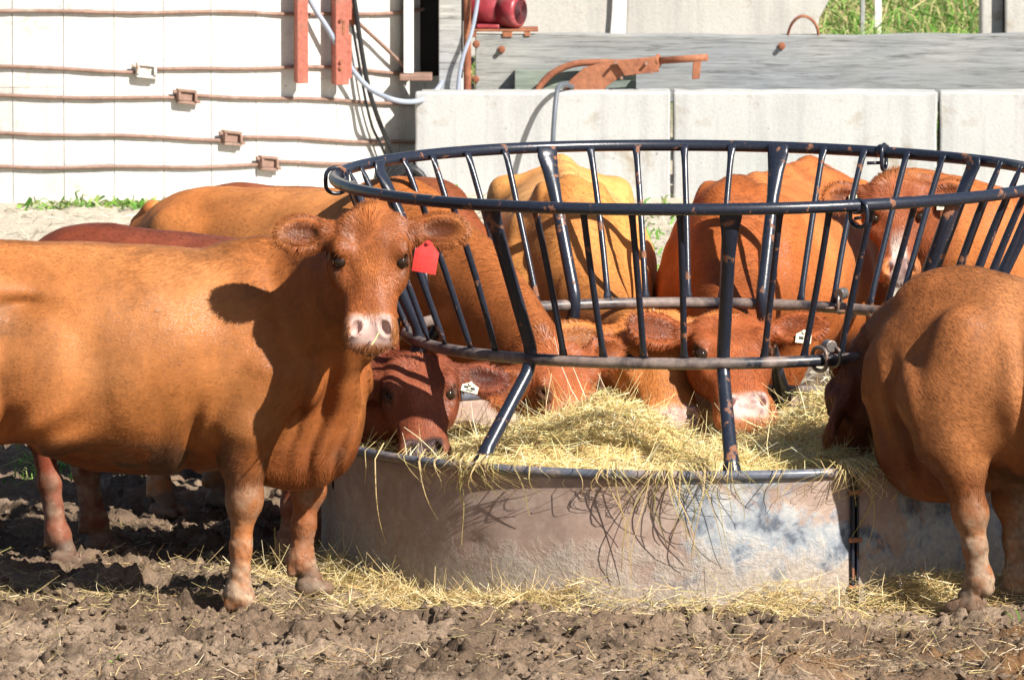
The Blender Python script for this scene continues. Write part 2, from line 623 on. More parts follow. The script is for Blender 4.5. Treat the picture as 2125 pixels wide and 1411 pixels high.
silo = empty("silo", (SX, SY, 0))
tag(silo, "tall round silo of pale concrete staves with rusty hoop rods", "silo")
V, F, C = [], [], []
dth = R(6.3)
nst = 57
for k in range(nst):
    a0 = R(0.9) + k * (2 * math.pi / nst)
    a1 = a0 + 2 * math.pi / nst
    g = R(0.035)
    z0 = -0.2 - (0.38 if k % 2 else 0.0)
    tone = rng.uniform(0.95, 1.02)
    while z0 < 7.0:
        z1 = z0 + 0.76
        t2 = tone * rng.uniform(0.985, 1.01)
        prof = [(a0 + g, SR - 0.005), (a0 + 2.2 * g, SR - 0.002), (a1 - 2.2 * g, SR - 0.002), (a1 - g, SR - 0.005)]
        base = len(V)
        for (zz, dr) in ((z0 + 0.0005, 0.003), (z0 + 0.004, 0), (z1 - 0.004, 0), (z1 - 0.0005, 0.003)):
            for (an, r) in prof:
                V.append((math.sin(an) * (r - dr * 0.5), -math.cos(an) * (r - dr * 0.5), zz))
                C.append((t2, t2, t2 * 0.995, 1))
        for i in range(3):
            for j in range(3):
                b0 = base + i * 4 + j
                F.append((b0, b0 + 1, b0 + 5, b0 + 4))
        z0 = z1
base = len(V)
NB = 240
for k in range(NB):
    an = 2 * math.pi * k / NB
    for zz in (-0.3, 7.2):
        V.append((math.sin(an) * (SR - 0.0062), -math.cos(an) * (SR - 0.0062), zz))
        C.append((0.72, 0.71, 0.69, 1))
for k in range(NB):
    a, b = base + 2 * k, base + 2 * ((k + 1) % NB)
    F.append((a, b, b + 1, a + 1))
V.append((0, 0, 8.2)); C.append((0.6, 0.6, 0.6, 1))
TR = [(base + 2 * k + 1, base + 2 * ((k + 1) % NB) + 1, len(V) - 1) for k in range(NB)]
link("stave_wall", np_mesh("stave_wall", np.array(V), np.array(F), np.array(TR), np.array(C), smooth=False), M_STAVE, silo)

HOOPS = [  # (pixel points left of the lug), lug, (points right of it)
    ([(0, 24), (250, 26)], None, [(500, 26), (765, 32)]),
    ([(0, 140), (150, 144), (300, 151)], (302, 147), [(318, 145), (450, 144), (610, 139), (720, 143), (890, 158)]),
    ([(0, 200), (200, 203), (385, 205)], (386, 201), [(400, 199), (520, 203), (700, 209), (862, 217)]),
    ([(0, 277), (200, 281), (478, 291)], (480, 287), [(498, 284), (650, 290), (862, 297)]),
    ([(0, 345), (130, 349), (300, 347), (552, 343)], (555, 339), [(570, 337), (700, 339), (862, 338)]),
]
SO = np.array([SX, SY, 0])
for li, (lp, lug, rp) in enumerate(HOOPS):
    parts = []
    for pts in ((lp + rp,) if lug is None else (lp, rp)):
        wp = [silo_pt(*p, off=0.014) - SO for p in pts]
        ang = [math.atan2(p[0], -p[1]) for p in wp]
        zz = [p[2] for p in wp]
        parts.append((ang, zz))
    mb = MB()
    for ip, (ang, zz) in enumerate(parts):
        a_, z_ = list(ang), list(zz)
        if ip == 0:
            a_ = [-math.pi * 1.02] + a_
            z_ = [zz[0]] + z_
        if ip == len(parts) - 1:
            a_ = a_ + [math.pi * 0.99]
            z_ = z_ + [zz[-1]]
        th = np.linspace(a_[0], a_[-1], 90)
        zi = np.interp(th, a_, z_) + 0.004 * np.sin(th * 17 + li)
        mb.tube([(math.sin(t) * (SR + 0.010), -math.cos(t) * (SR + 0.010), q) for t, q in zip(th, zi)], 0.0098, 7)
    h = mb.build("hoop", M_ROD, silo, smooth=True)
    if lug:
        c = silo_pt(*lug, off=0.02) - SO
        an = math.atan2(c[0], -c[1])
        mb = MB()
        # open cast frame: two long cheeks, two end blocks
        T = Vector((math.cos(an), math.sin(an), 0)); O_ = Vector((math.sin(an), -math.cos(an), 0))
        def P(u, d, w_):
            return Vector(c) + T * u + O_ * d + Vector((0, 0, w_)) - Vector((0, 0, 0.12 * u))
        def bar_box(u0, u1, d0, d1, w0, w1):
            vs = [P(u, d, w_) for u in (u0, u1) for d in (d0, d1) for w_ in (w0, w1)]
            mb.add(vs, [(0, 1, 3, 2), (4, 6, 7, 5), (0, 4, 5, 1), (2, 3, 7, 6), (0, 2, 6, 4), (1, 5, 7, 3)])
        bar_box(-0.05, 0.05, -0.012, 0.022, 0.022, 0.036)
        bar_box(-0.05, 0.05, -0.012, 0.022, -0.036, -0.022)
        bar_box(-0.05, -0.036, -0.010, 0.030, -0.021, 0.021)
        bar_box(0.036, 0.05, -0.010, 0.030, -0.021, 0.021)
        bar_box(-0.035, 0.035, -0.010, 0.008, -0.021, 0.021)
        bar_box(-0.072, -0.051, 0.002, 0.016, 0.012, 0.028)
        bar_box(0.051, 0.072, 0.002, 0.016, -0.028, -0.012)
        lg = mb.build("hoop_lug", M_ZINC if li == 1 else M_ROD, h, bevel=0.003)
        if li == 1:
            lg["label"] = "bright galvanised hoop lug"

# red steel ladder rails on the silo
for nm, px0, px1, pyb in (("plain", 612, 635, 172), ("slot", 690, 724, 175)):
    b0 = silo_pt((px0 + px1) / 2, pyb, 0.07) - SO
    wd = (px1 - px0) / 423.0
    an = math.atan2(b0[0], -b0[1])
    mb = MB()
    x0, x1 = -wd / 2, wd / 2
    if nm == "plain":
        mb.box(x0, x1, -0.06, -0.048, 0, 3.5)
        mb.box(x0, x0 + 0.012, -0.0479, 0.03, 0, 3.5)
        mb.box(x1 - 0.012, x1, -0.0479, 0.03, 0, 3.5)
    else:
        mb.box(x0, x1 - 0.022, -0.06, -0.048, 0, 3.5)
        mb.box(x0, x0 + 0.012, -0.0479, 0.03, 0, 3.5)
        mb.box(x1 - 0.022, x1 - 0.010, -0.052, 0.03, 0, 3.5)
        for q in range(12):
            mb.box(x1 - 0.0098, x1 + 0.006, -0.045, 0.0, 0.03 + q * 0.29, 0.25 + q * 0.29)
    rl = mb.build("ladder_rail", M_REDPAINT, silo, bevel=0.003)
    rl.location = b0
    rl.rotation_euler = (0, 0, an * 0.35)
    mb = MB()
    if nm == "slot":
        for zz in (0.085, 0.115, 0.32, 0.6, 0.9):
            mb = MB()
            mb.tube([(-0.015, -0.0605, zz), (-0.015, -0.072, zz)], 0.009, 6)
            mb.build("bolt", M_RUST, rl)
        for zz in (0.25, 0.55):
            mb = MB()
            mb.box(-0.006, 0.006, -0.0625, -0.0603, zz, zz + 0.07)
            mb.build("slot", M_RUST, rl)
        rl["label"] = "wider red rail with slots and bolts"

# thin rusty brace rod and bracket beside the rails, part of the silo
mb = MB()
p = [silo_pt(742, 46, 0.05) - SO, silo_pt(800, 100, 0.05) - SO, silo_pt(852, 151, 0.05) - SO, silo_pt(862, 156, 0.06) - SO]
mb.tube(curve(p, 4), 0.010, 7)
mb.build("brace_rod", M_ROD, silo, smooth=True)
mb = MB()
b0 = silo_pt(731, 52, 0.03) - SO
mb.box(b0[0] - 0.018, b0[0] + 0.018, b0[1] - 0.03, b0[1] + 0.1, b0[2], b0[2] + 0.13)
mb.build("bracket", M_RUST, silo, bevel=0.004)


def run(name, pts, r, m, label, cat, sides=9):
    mb = MB()
    mb.tube(curve(pts, 8), r, sides)
    o = mb.build(name, m, None, smooth=True)
    return tag(o, label, cat)


def sp(px, py, off):
    return silo_pt(px, py, off)


run("hose", [sp(600, -90, 0.05), sp(645, 5, 0.06), sp(680, 60, 0.08), sp(722, 132, 0.09), sp(765, 182, 0.12),
             at(815, 207, 14.02), at(862, 211, 14.12), at(898, 196, 14.36), at(925, 158, 14.42), at(941, 122, 14.44)], 0.0135, M_CONDUIT,
    "grey hose drooping across the silo and up into the doorway", "hose")
run("cable", [sp(725, -60, 0.08), sp(738, 20, 0.08), sp(748, 90, 0.08), sp(764, 180, 0.09), sp(784, 245, 0.10), sp(800, 285, 0.10),
              sp(818, 330, 0.09), sp(836, 372, 0.08)], 0.0125, M_RUBBER,
    "thick black cable hanging down the silo past the red rails", "cable")
run("cable", [sp(716, -60, 0.04), sp(732, 55, 0.03), sp(743, 120, 0.03), sp(757, 200, 0.03), sp(772, 262, 0.03), sp(790, 300, 0.04),
              sp(812, 350, 0.05)], 0.007, M_RUBBER,
    "thin black cable close against the silo beside a thicker one", "cable")
mb = MB()  # black rings added as the dark shadow beside the block wall's end
for q in range(5):
    pts = []
    for k in range(22):
        t = 2 * math.pi * k / 22
        c = sp(826 + q * 3, 372, 0.07)
        pts.append((c[0] + 0.085 * math.cos(t) + 0.008 * q, c[1] - 0.06 - 0.03 * q, c[2] + 0.115 * math.sin(t) - 0.012 * q))
    mb.tube(pts, 0.019, 8, closed=True)
tag(mb.build("shadow_rings", M_RUBBER, smooth=True), "added black rings for the shadow in the corner between silo and blocks", "hose")

# ------------------------------------------------------------------ feed bunk, doorway and the things on it
YB = 14.2
zb = at(1400, 190, YB)[2]
edges = [(861, 1392), (1397, 1946), (1950, 2500)]
labs = ["concrete block nearest the silo with brown stains", "middle concrete block behind the round feeder", "concrete block at the right behind the feeder"]
for (a, b), lb in zip(edges, labs):
    xa, xb = at(a, 190, YB)[0], at(b, 190, YB)[0]
    bm = bmesh.new()
    bmesh.ops.create_cube(bm, size=1)
    for v in bm.verts:
        v.co = ((xb - xa) * v.co.x, 0.2 * v.co.y, 0.86 * v.co.z)
    bmesh.ops.subdivide_edges(bm, edges=bm.edges[:], cuts=14, use_grid_fill=True)
    for v in bm.verts:
        nn = vn3(np.array([[v.co.x + xa, v.co.y, v.co.z]], np.float32), 9.0, 3)[0]
        if abs(v.co.x) > (xb - xa) * 0.49 or v.co.z > 0.42:
            v.co.x *= 1 - 0.004 * (nn + 1)
            v.co.z -= 0.005 * (nn + 1) if v.co.z > 0.42 else 0
    me = bpy.data.meshes.new("concrete_block")
    bm.to_mesh(me); bm.free()
    o = link("concrete_block", me, M_CONC)
    o.location = ((xa + xb) / 2, YB + 0.1, zb - 0.43)
    bv = o.modifiers.new("bevel", 'BEVEL'); bv.width = 0.01; bv.segments = 2; bv.limit_method = 'ANGLE'; bv.angle_limit = R(50)
    tag(o, lb, "concrete block", "concrete blocks of the bunk wall")

YP = 14.55
pt = at(1500, 73, YP); pbm = at(1500, 188, YP)
xl, xr = at(986, 73, YP)[0], at(2700, 73, YP)[0]
plank = empty("timber_plank", ((xl + xr) / 2, YP + 0.04, pbm[2] - 0.06))
tag(plank, "long weathered grey timber plank standing on edge along the bunk", "plank")
bm = bmesh.new()
bmesh.ops.create_cube(bm, size=1)
L_ = xr - xl
H_ = pt[2] - pbm[2] + 0.06
for v in bm.verts:
    v.co = (L_ * v.co.x, 0.08 * v.co.y, H_ * (v.co.z + 0.5))
bmesh.ops.subdivide_edges(bm, edges=[e for e in bm.edges if abs(e.verts[0].co.x - e.verts[1].co.x) > 1], cuts=60)
for v in bm.verts:
    if v.co.z > 0.01:
        v.co.z += 0.004 * math.sin(v.co.x * 3.1) + 0.003 * math.sin(v.co.x * 11)
me = bpy.data.meshes.new("board"); bm.to_mesh(me); bm.free()
bd = link("board", me, M_WOOD, plank)
bv = bd.modifiers.new("bevel", 'BEVEL'); bv.width = 0.006; bv.segments = 2; bv.limit_method = 'ANGLE'; bv.angle_limit = R(50)
for (px, py) in ((988, 92), (1041, 103), (987, 165), (1622, 96), (2290, 100)):
    c = at(px, py, YP)
    mb = MB()
    mb.tube([(0, 0.0, 0), (0, -0.010, 0)], 0.019, 10)
    mb.tube([(0, -0.0102, 0), (0, -0.034, 0.0)], 0.012, 6)
    o = mb.build("bolt", M_RUST, plank)
    o.location = Vector(c) - plank.location
c0, c1 = at(1068, 146, 14.5), at(1320, 187, 14.5)
mb = MB()
mb.box(c0[0], c1[0], 14.47, 14.548, c1[2] - 0.05, c0[2])
tag(mb.build("timber_offcut", M_WOODG, bevel=0.004), "short greenish timber offcut leaning low against the grey plank", "plank")

# slabs above the plank
YS = 15.2


def slab(name, pix, Y, depth, m, label, cat, bev=0.012):
    pts = [at(px, py, Y) for px, py in pix]
    n = len(pts)
    v = [tuple(p) for p in pts] + [(p[0], p[1] + depth, p[2]) for p in pts]
    f = [tuple(range(n))[::-1], tuple(range(n, 2 * n))]
    for i in range(n):
        j = (i + 1) % n
        f.append((i, j, n + j, n + i))
    me = bpy.data.meshes.new(name)
    me.from_pydata(v, [], f)
    me.update()
    bm = bmesh.new(); bm.from_mesh(me); bmesh.ops.recalc_face_normals(bm, faces=bm.faces[:]); bm.to_mesh(me); bm.free()
    o = link(name, me, m)
    if bev:
        b = o.modifiers.new("bevel", 'BEVEL'); b.width = bev; b.segments = 2; b.limit_method = 'ANGLE'
    return tag(o, label, cat)


slab("concrete_slab", [(1308, -140), (1770, -140), (1724, -4), (1700, 40), (1690, 120), (1296, 120)], YS, 0.14, M_SLAB,
     "pale concrete slab with a slanting right edge behind the plank", "concrete slab")
slab("concrete_slab", [(958, -140), (1290, -140), (1268, 120), (958, 120)], YS + 0.02, 0.14, M_SLAB,
     "concrete slab standing behind the maroon motor", "concrete slab")
slab("white_board", [(1276, -140), (1312, -140), (1301, 0), (1297, 120), (1262, 120), (1270, 20)], YS - 0.01, 0.035,
     simple("white_limewash", (0.72, 0.70, 0.66), 0.8, 0.12, 8), "narrow white painted board between two concrete slabs", "board", 0.005)
slab("concrete_pillar", [(2036, -140), (2082, -140), (2082, 120), (2036, 120)], YS + 0.05, 0.25, M_SLAB,
     "narrow grey concrete pillar at the right above the plank", "pillar")
slab("concrete_wall", [(2086, -140), (2500, -140), (2500, 120), (2086, 120)], YS - 0.02, 0.25, M_SLAB,
     "pale concrete panel at the far right above the plank", "concrete panel")

# doorway beside the silo
YD = 14.42
door = empty("doorway", (at(885, 150, YD)[0], YD, 0))
tag(door, "dark open doorway between the silo and the maroon motor", "doorway")
DO = np.array(door.location)
m_jamb = simple("jamb_paint", (0.70, 0.68, 0.63), 0.8, 0.1, 9)
m_board = wood("grey_board", (0.36, 0.36, 0.36))


def dbox(name, px0, px1, py0, py1, y0, y1, m):
    a, b = at(px0, py1, YD) - DO, at(px1, py0, YD) - DO
    mb = MB()
    mb.box(a[0], b[0], y0, y1, a[2], b[2])
    return mb.build(name, m, door, bevel=0.004)


dbox("jamb", 838, 858, -140, 150, -0.10, 0.05, m_jamb)
dbox("jamb", 911, 957, -140, 190, -0.02, 0.05, m_board)
dbox("sill", 830, 897, 151, 163, -0.16, 0.02, M_ROD)
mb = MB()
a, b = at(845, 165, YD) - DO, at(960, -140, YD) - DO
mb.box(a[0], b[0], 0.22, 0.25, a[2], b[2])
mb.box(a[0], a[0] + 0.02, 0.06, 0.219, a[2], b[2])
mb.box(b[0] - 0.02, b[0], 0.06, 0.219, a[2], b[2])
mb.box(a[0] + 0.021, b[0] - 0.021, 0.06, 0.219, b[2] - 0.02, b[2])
mb.build("shade_box", M_DARK, door)  # shallow box painted near-black as the shade inside the doorway
dbox("lower_wall", 863, 957, 191, 400, 0.0, 0.05, m_board)

run("pipe", [at(970, -120, 14.42), at(970, 20, 14.42), at(970, 100, 14.42), at(970, 200, 14.42)], 0.0195, M_RUST,
    "upright rusty pipe beside the maroon motor", "pipe")
run("hose", [at(998, -60, 14.36), at(990, 10, 14.36), at(978, 70, 14.35), at(962, 115, 14.34), at(953, 160, 14.34), at(949, 205, 14.36)], 0.0105, M_CONDUIT,
    "thin grey conduit curving down in front of the rusty pipe", "hose")
run("hose", [at(1196, 196, 14.42), at(1190, 184, 14.38), at(1176, 176, 14.22), at(1160, 180, 14.12), at(1154, 205, 14.07), at(1150, 250, 14.03), at(1146, 320, 14.0), at(1142, 420, 14.02)],
    0.0125, simple("slate_rubber", (0.10, 0.115, 0.14), 0.45, 0.2, 20), "black hose bent over the top of the stained concrete block", "hose")

# motor
mot = empty("electric_motor", tuple(at(1030, 58, 14.66)))
tag(mot, "maroon electric motor with a ringed fan cover on a rusty bracket", "motor")
ax = Vector((0.86, -0.50, 0.0)).normalized()
mz = 0.086
mb = MB()
pr = [(-0.16, 0.05), (-0.155, 0.070), (-0.13, 0.083), (0.03, 0.083), (0.032, 0.079), (0.045, 0.079), (0.047, 0.086), (0.118, 0.086), (0.134, 0.079), (0.140, 0.066)]
mb.tube([ax * t + Vector((0, 0, mz)) for t, r in pr], [r for t, r in pr], 36)
mb.build("motor_body", M_MOTOR, mot, smooth=True)
mb = MB()
for r in (0.058, 0.046, 0.034, 0.022, 0.010):
    u = Vector((0, 0, 1)); w_ = ax.cross(u)
    mb.tube([ax * 0.1415 + Vector((0, 0, mz)) + u * (r * math.cos(t)) + w_ * (r * math.sin(t)) for t in np.linspace(0, 2 * math.pi, 28, endpoint=False)], 0.0038, 6, closed=True)
mb.build("fan_grille", M_MOTORDARK, mot, smooth=True)
mb = MB()
mb.box(-0.10, 0.015, -0.10, -0.03, 0.002, 0.022)
mb.build("motor_foot", M_MOTOR, mot, bevel=0.006)
mb = MB()
mb.box(-0.16, 0.21, -0.12, 0.10, -0.012, 0.0)
mb.box(-0.15, -0.10, -0.119, 0.08, -0.040, -0.0125)
mb.box(0.03, 0.08, -0.119, 0.08, -0.040, -0.0125)
mb.box(0.14, 0.17, -0.119, 0.08, -0.036, -0.0125)
mb.build("bracket", M_RUST, mot, bevel=0.004)
mb = MB()
mb.tube([ax * -0.162 + Vector((0, 0, mz)), ax * -0.23 + Vector((0, 0, mz))], 0.014, 10)
mb.tube([ax * -0.19 + Vector((0, 0, mz)), ax * -0.22 + Vector((0, 0, mz))], 0.06, 24)
mb.build("pulley", M_RUBBER, mot, smooth=False, bevel=0.003)

# rusty auger spout lying on the bunk
YC = 14.41
sp_ = empty("auger_spout", tuple(at(1290, 187, YC)))
tag(sp_, "rusty curved auger spout lying along the top of the bunk", "spout")
SO2 = np.array(sp_.location)
mb = MB()
mb.tube([Vector(p - SO2) for p in curve([at(1108, 205, YC), at(1122, 178, YC), at(1148, 152, YC), at(1190, 134, YC), at(1240, 130, YC), at(1300, 131, YC), at(1362, 129, YC)], 6)], 0.017, 10)
mb.build("curved_pipe", M_RUST, sp_, smooth=True)


def plate(name, pix, Y, depth, m):
    pts = [at(px, py, Y) - SO2 for px, py in pix]
    n = len(pts)
    mb = MB()
    mb.add([tuple(p) for p in pts] + [(p[0], p[1] + depth, p[2]) for p in pts],
           [tuple(range(n))[::-1], tuple(range(n, 2 * n))] + [(i, (i + 1) % n, n + (i + 1) % n, n + i) for i in range(n)])
    o = mb.build(name, m, sp_)
    bm = bmesh.new(); bm.from_mesh(o.data); bmesh.ops.recalc_face_normals(bm, faces=bm.faces[:]); bm.to_mesh(o.data); bm.free()
    b = o.modifiers.new("bevel", 'BEVEL'); b.width = 0.003; b.segments = 2; b.limit_method = 'ANGLE'
    return o


plate("trough_plate", [(1165, 200), (1182, 168), (1212, 142), (1262, 127), (1300, 124), (1292, 157), (1262, 178), (1240, 200)], YC - 0.06, 0.035, M_RUST)
plate("side_plate", [(1276, 126), (1364, 118), (1368, 150), (1296, 158)], YC - 0.09, 0.012, M_RUST)
plate("end_tab", [(1438, 130), (1455, 128), (1452, 164), (1436, 166)], YC - 0.05, 0.012, M_RUST)
mb = MB()
a, b = at(1364, 127, YC - 0.06) - SO2, at(1468, 120, YC - 0.14) - SO2
mb.tube([a, b], 0.018, 14)
mb.build("straight_pipe", M_RUST, sp_, smooth=True)
mb = MB()
mb.tube([a + (b - a) * -0.01, a + (b - a) * 0.05], 0.034, 14)
mb.build("flange", M_RUST, sp_, smooth=False, bevel=0.003)
for px, py in ((1341, 132), (1352, 152), (1278, 130), (1290, 162)):
    mb = MB()
    c = at(px, py, YC - 0.09) - SO2
    mb.tube([c, c + np.array([0, -0.03, 0])], 0.008, 8)
    mb.build("bolt", M_ROD, sp_)

# bent steel strap standing on the plank
mb = MB()
pts = [at(1634, 80, YP), at(1642, 55, YP), at(1656, 39, YP), at(1672, 36, YP), at(1688, 46, YP), at(1697, 62, YP), at(1699, 82, YP)]
pts = curve(pts, 5)
mb.tube([(p[0], p[1] + 0.05, p[2]) for p in pts], 0.016, 8, flat=[(3.2, 0.45)] * len(pts), ref=(0, 0, 1))
tag(mb.build("steel_strap", M_RUST, smooth=False), "bent rusty steel strap arching up from the grey plank", "strap")

# pale shed wall and posts far behind the grass
mb = MB()
a = at(1600, 300, 32.0); b = at(2300, -300, 32.0)
mb.box(a[0], b[0], 32.0, 32.3, 0.0, 3.2)
tag(mb.build("shed_wall", simple("shed_white", (0.62, 0.62, 0.64), 0.8, 0.2, 3)), "pale shed wall seen beyond the grass bank", "wall")
for px, w_, lb in ((1790, 9, "grey wooden post in the grass behind the slanting slab"), (1822, 14, "white post in the grass near the slanting slab")):
    a = at(px, 60, 20.0)
    mb = MB()
    mb.box(a[0] - w_ / 740, a[0] + w_ / 740, 20.0, 20.06, 0.1, 2.0)
    tag(mb.build("post", simple("post_paint", (0.30, 0.30, 0.30) if w_ < 12 else (0.75, 0.74, 0.7), 0.8), bevel=0.005), lb, "post")

# ------------------------------------------------------------------ round hay feeder
feeder = empty("hay_feeder", (FX, FY, 0))
tag(feeder, "round black steel hay feeder with flared bars over a rusty trough ring", "hay feeder")


def ringpt(phi, r, z):
    return Vector((math.sin(phi) * r, -math.cos(phi) * r, z))


def ring(r, z, rad, n=120, a0=0.0, a1=2 * math.pi, closed=True, wob=0.0, mb=None):
    mb = mb or MB()
    ts = np.linspace(a0, a1, n, endpoint=not closed)
    pts = [ringpt(t, r + wob * math.sin(3 * t + 1) + wob * 0.6 * math.sin(7 * t), z + wob * math.sin(2 * t + 0.5)) for t in ts]
    mb.tube(pts, rad, 12, closed=closed)
    return mb


ring(R_TOP, Z_TOP, 0.0205, wob=0.006).build("top_rail", M_BLACK, feeder, smooth=True)
ring(R_MID, Z_MID, 0.0200, wob=0.003).build("middle_rail", M_WORN, feeder, smooth=True)
PH0 = R(4.6)
JOINTS = [R(25), R(146), R(-95)]
for k in range(9):
    ph = PH0 + k * R(40)
    o_ = 0.022 if k else 0.022
    mb = MB()
    pts = [ringpt(ph, R_TOP - 0.026, Z_TOP + 0.012), ringpt(ph, R_TOP - 0.027, Z_TOP - 0.025), ringpt(ph, R_TOP - 0.058, Z_TOP - 0.085),
           ringpt(ph, R_TOP - 0.098, Z_TOP - 0.17), ringpt(ph, R_MID - 0.003, Z_MID + 0.055)]
    rr = [0.025, 0.025, 0.0240, 0.0225, 0.0225]
    fl = [(1.55, 0.35), (1.55, 0.35), (1.2, 0.8), (1, 1), (1, 1)]
    A, B, C_ = ringpt(ph, R_MID - 0.003, Z_MID + 0.055), ringpt(ph, R_MID - 0.027, Z_MID + 0.002), ringpt(ph, R_MID + 0.012, Z_MID - 0.055)
    for t in np.linspace(0.15, 1, 8):
        q = (1 - t) ** 2 * A + 2 * (1 - t) * t * B + t * t * C_
        pts.append(q); rr.append(0.0225); fl.append((1, 1))
    pts += [ringpt(ph, R_RIM - 0.07, Z_RIM + 0.06), ringpt(ph, R_RIM - 0.045, Z_RIM + 0.03), ringpt(ph, R_RIM - 0.022, Z_RIM - 0.01), ringpt(ph, R_RIM - 0.022, Z_RIM - 0.16)]
    rr += [0.0245, 0.0265, 0.026, 0.024]
    fl += [(1, 1), (1.1, 0.9), (1.4, 0.5), (1.5, 0.35)]
    tn = ringpt(ph + math.pi / 2, 1, 0)
    mb.tube(pts, rr, 14, flat=fl, ref=ringpt(ph, 1, 0.3))
    mb.build("post", M_BLACK, feeder, smooth=True)
    for j in range(1, 5):
        pb = ph + R(8) * j + rng.normal(0, 0.004)
        a = ringpt(pb, R_TOP - 0.024, Z_TOP + 0.008)
        b = ringpt(pb + rng.normal(0, 0.004), R_MID + 0.002, Z_MID + 0.014)
        ts = [0, 0.03, 0.075, 0.14, 0.3, 0.5, 0.7, 0.88, 0.945, 0.97, 1.0]
        bend = rng.normal(0, 0.004)
        pts = [a.lerp(b, t) + ringpt(pb, -0.006 * math.sin(math.pi * t), 0) + ringpt(pb + math.pi / 2, bend * math.sin(math.pi * t), 0) for t in ts]
        mb = MB()
        mb.tube(pts, 0.0112, 9, flat=[(1.35, 0.35), (1.35, 0.4), (1.1, 0.85), (1, 1), (1, 1), (1, 1), (1, 1), (1, 1), (1.05, 0.9), (1.35, 0.45), (1.4, 0.4)], ref=ringpt(pb, 1, 0.3))
        mb.build("bar", M_BLACK, feeder, smooth=True)

# joints: sleeves on the top rail, long loop clamps
for i, ph in enumerate(JOINTS):
    mb = MB()
    mb.tube([ringpt(ph - 0.012, R_TOP, Z_TOP), ringpt(ph + 0.012, R_TOP, Z_TOP)], 0.0245, 14)
    mb.build("rail_sleeve", M_BLACK, feeder, smooth=True)

    def loop(cph, rad, z, h, w_, r, nm, m, dz=0.0):
        mb = MB()
        pts = []
        for t in np.linspace(0, 2 * math.pi, 26, endpoint=False):
            u = math.cos(t) * w_ * (1 if abs(math.cos(t)) < 0.98 else 1)
            zz = math.sin(t)
            zz = math.copysign(abs(zz) ** 0.6, zz) * h
            pts.append(ringpt(cph, rad + 0.006, z + dz + zz) + ringpt(cph, u * 1.4, 0) + ringpt(cph + math.pi / 2, u * 0.5, 0))
        mb.tube(pts, r, 8, closed=True)
        mb.tube([ringpt(cph, rad - 0.02, z + dz - h * 0.4), ringpt(cph + 0.03, rad - 0.05, z + dz - h * 0.42)], r * 0.8, 8)
        return mb.build(nm, m, feeder, smooth=True)
    loop(ph, R_TOP, Z_TOP, 0.045, 0.026, 0.0075, "clamp_loop", M_BLACK, -0.022)
    loop(ph - 0.02, R_MID, Z_MID, 0.040, 0.023, 0.007, "clamp_loop", M_CHAIN, 0.008)
    loop(ph + 0.03, R_MID, Z_MID, 0.034, 0.022, 0.006, "clamp_loop", M_CHAIN, 0.014)
    mb = MB()
    q = ringpt(ph + 0.02, R_MID, Z_MID)
    mb.tube([q + Vector((0, 0, 0.05)) - ringpt(ph, 0.02, 0), q + Vector((0, 0, 0.05)) + ringpt(ph, 0.02, 0)], 0.022, 10)
    mb.build("clamp_lug", M_CHAIN, feeder, bevel=0.004)

# trough ring: three bent sheets with rolled rims, bolted flanges between them
for i in range(3):
    a0, a1 = JOINTS[2] - R(1.8) + i * R(120) + R(0.5), JOINTS[2] - R(1.8) + (i + 1) * R(120) - R(0.5)
    na, nz = 130, 22
    ts = np.linspace(a0, a1, na)
    zs = np.linspace(-0.06, Z_RIM, nz)
    T, Z = np.meshgrid(ts, zs, indexing='ij')
    P3 = np.stack([np.sin(T) * R_RIM, -np.cos(T) * R_RIM, Z], -1).astype(np.float32)
    dent = 0.010 * vn3(P3, 1.9, 21) + 0.008 * vn3(P3, 4.6, 22) - 0.009 * np.exp(-(((T + 0.62) / 0.035) ** 2 + ((Z - 0.19) / 0.03) ** 2))
    dent = dent * np.sin(np.clip((Z + 0.06) / (Z_RIM + 0.06), 0, 1) * math.pi) ** 0.6
    rr = R_RIM - (0.010 if i == 1 else 0.0) + dent
    rr = rr - 0.006 * (Z < Z_RIM - 0.03)
    X, Y = np.sin(T) * rr, -np.cos(T) * rr
    v = np.stack([X, Y, Z], -1).reshape(-1, 3)
    idx = (np.arange(na - 1)[:, None] * nz + np.arange(nz - 1)[None, :]).ravel()
    q = np.stack([idx, idx + nz, idx + nz + 1, idx + 1], -1)
    o = link("trough_sheet", np_mesh("trough_sheet", v, q), M_SKIRT, feeder)
    sd = o.modifiers.new("thick", 'SOLIDIFY'); sd.thickness = 0.005; sd.offset = -1
    ring(R_RIM + 0.002, Z_RIM + 0.004, 0.0165, n=60, a0=a0 + 0.004, a1=a1 - 0.004, closed=False).build("rim", M_RIM, o, smooth=True)
    mb = MB()
    ph = a1 + R(0.5)
    for s in (-1, 1):
        c = ringpt(ph + s * 0.0065, R_RIM - 0.005, 0)
        u = ringpt(ph, 1, 0); w_ = ringpt(ph + math.pi / 2, 1, 0)
        vs = [c + u * d + w_ * e + Vector((0, 0, zz)) for d in (-0.012, 0.018) for e in (-0.0035, 0.0035) for zz in (-0.05, Z_RIM - 0.01)]
        mb.add(vs, [(0, 1, 3, 2), (4, 6, 7, 5), (0, 4, 5, 1), (2, 3, 7, 6), (0, 2, 6, 4), (1, 5, 7, 3)])
    mb.build("flange", M_BLACK, o)
    for zz in (0.06, 0.22, 0.38):
        mb = MB()
        c = ringpt(ph, R_RIM + 0.008, zz); w_ = ringpt(ph + math.pi / 2, 1, 0)
        mb.tube([c - w_ * 0.022, c + w_ * 0.022], 0.009, 7)
        mb.build("flange_bolt", M_RUST, o)

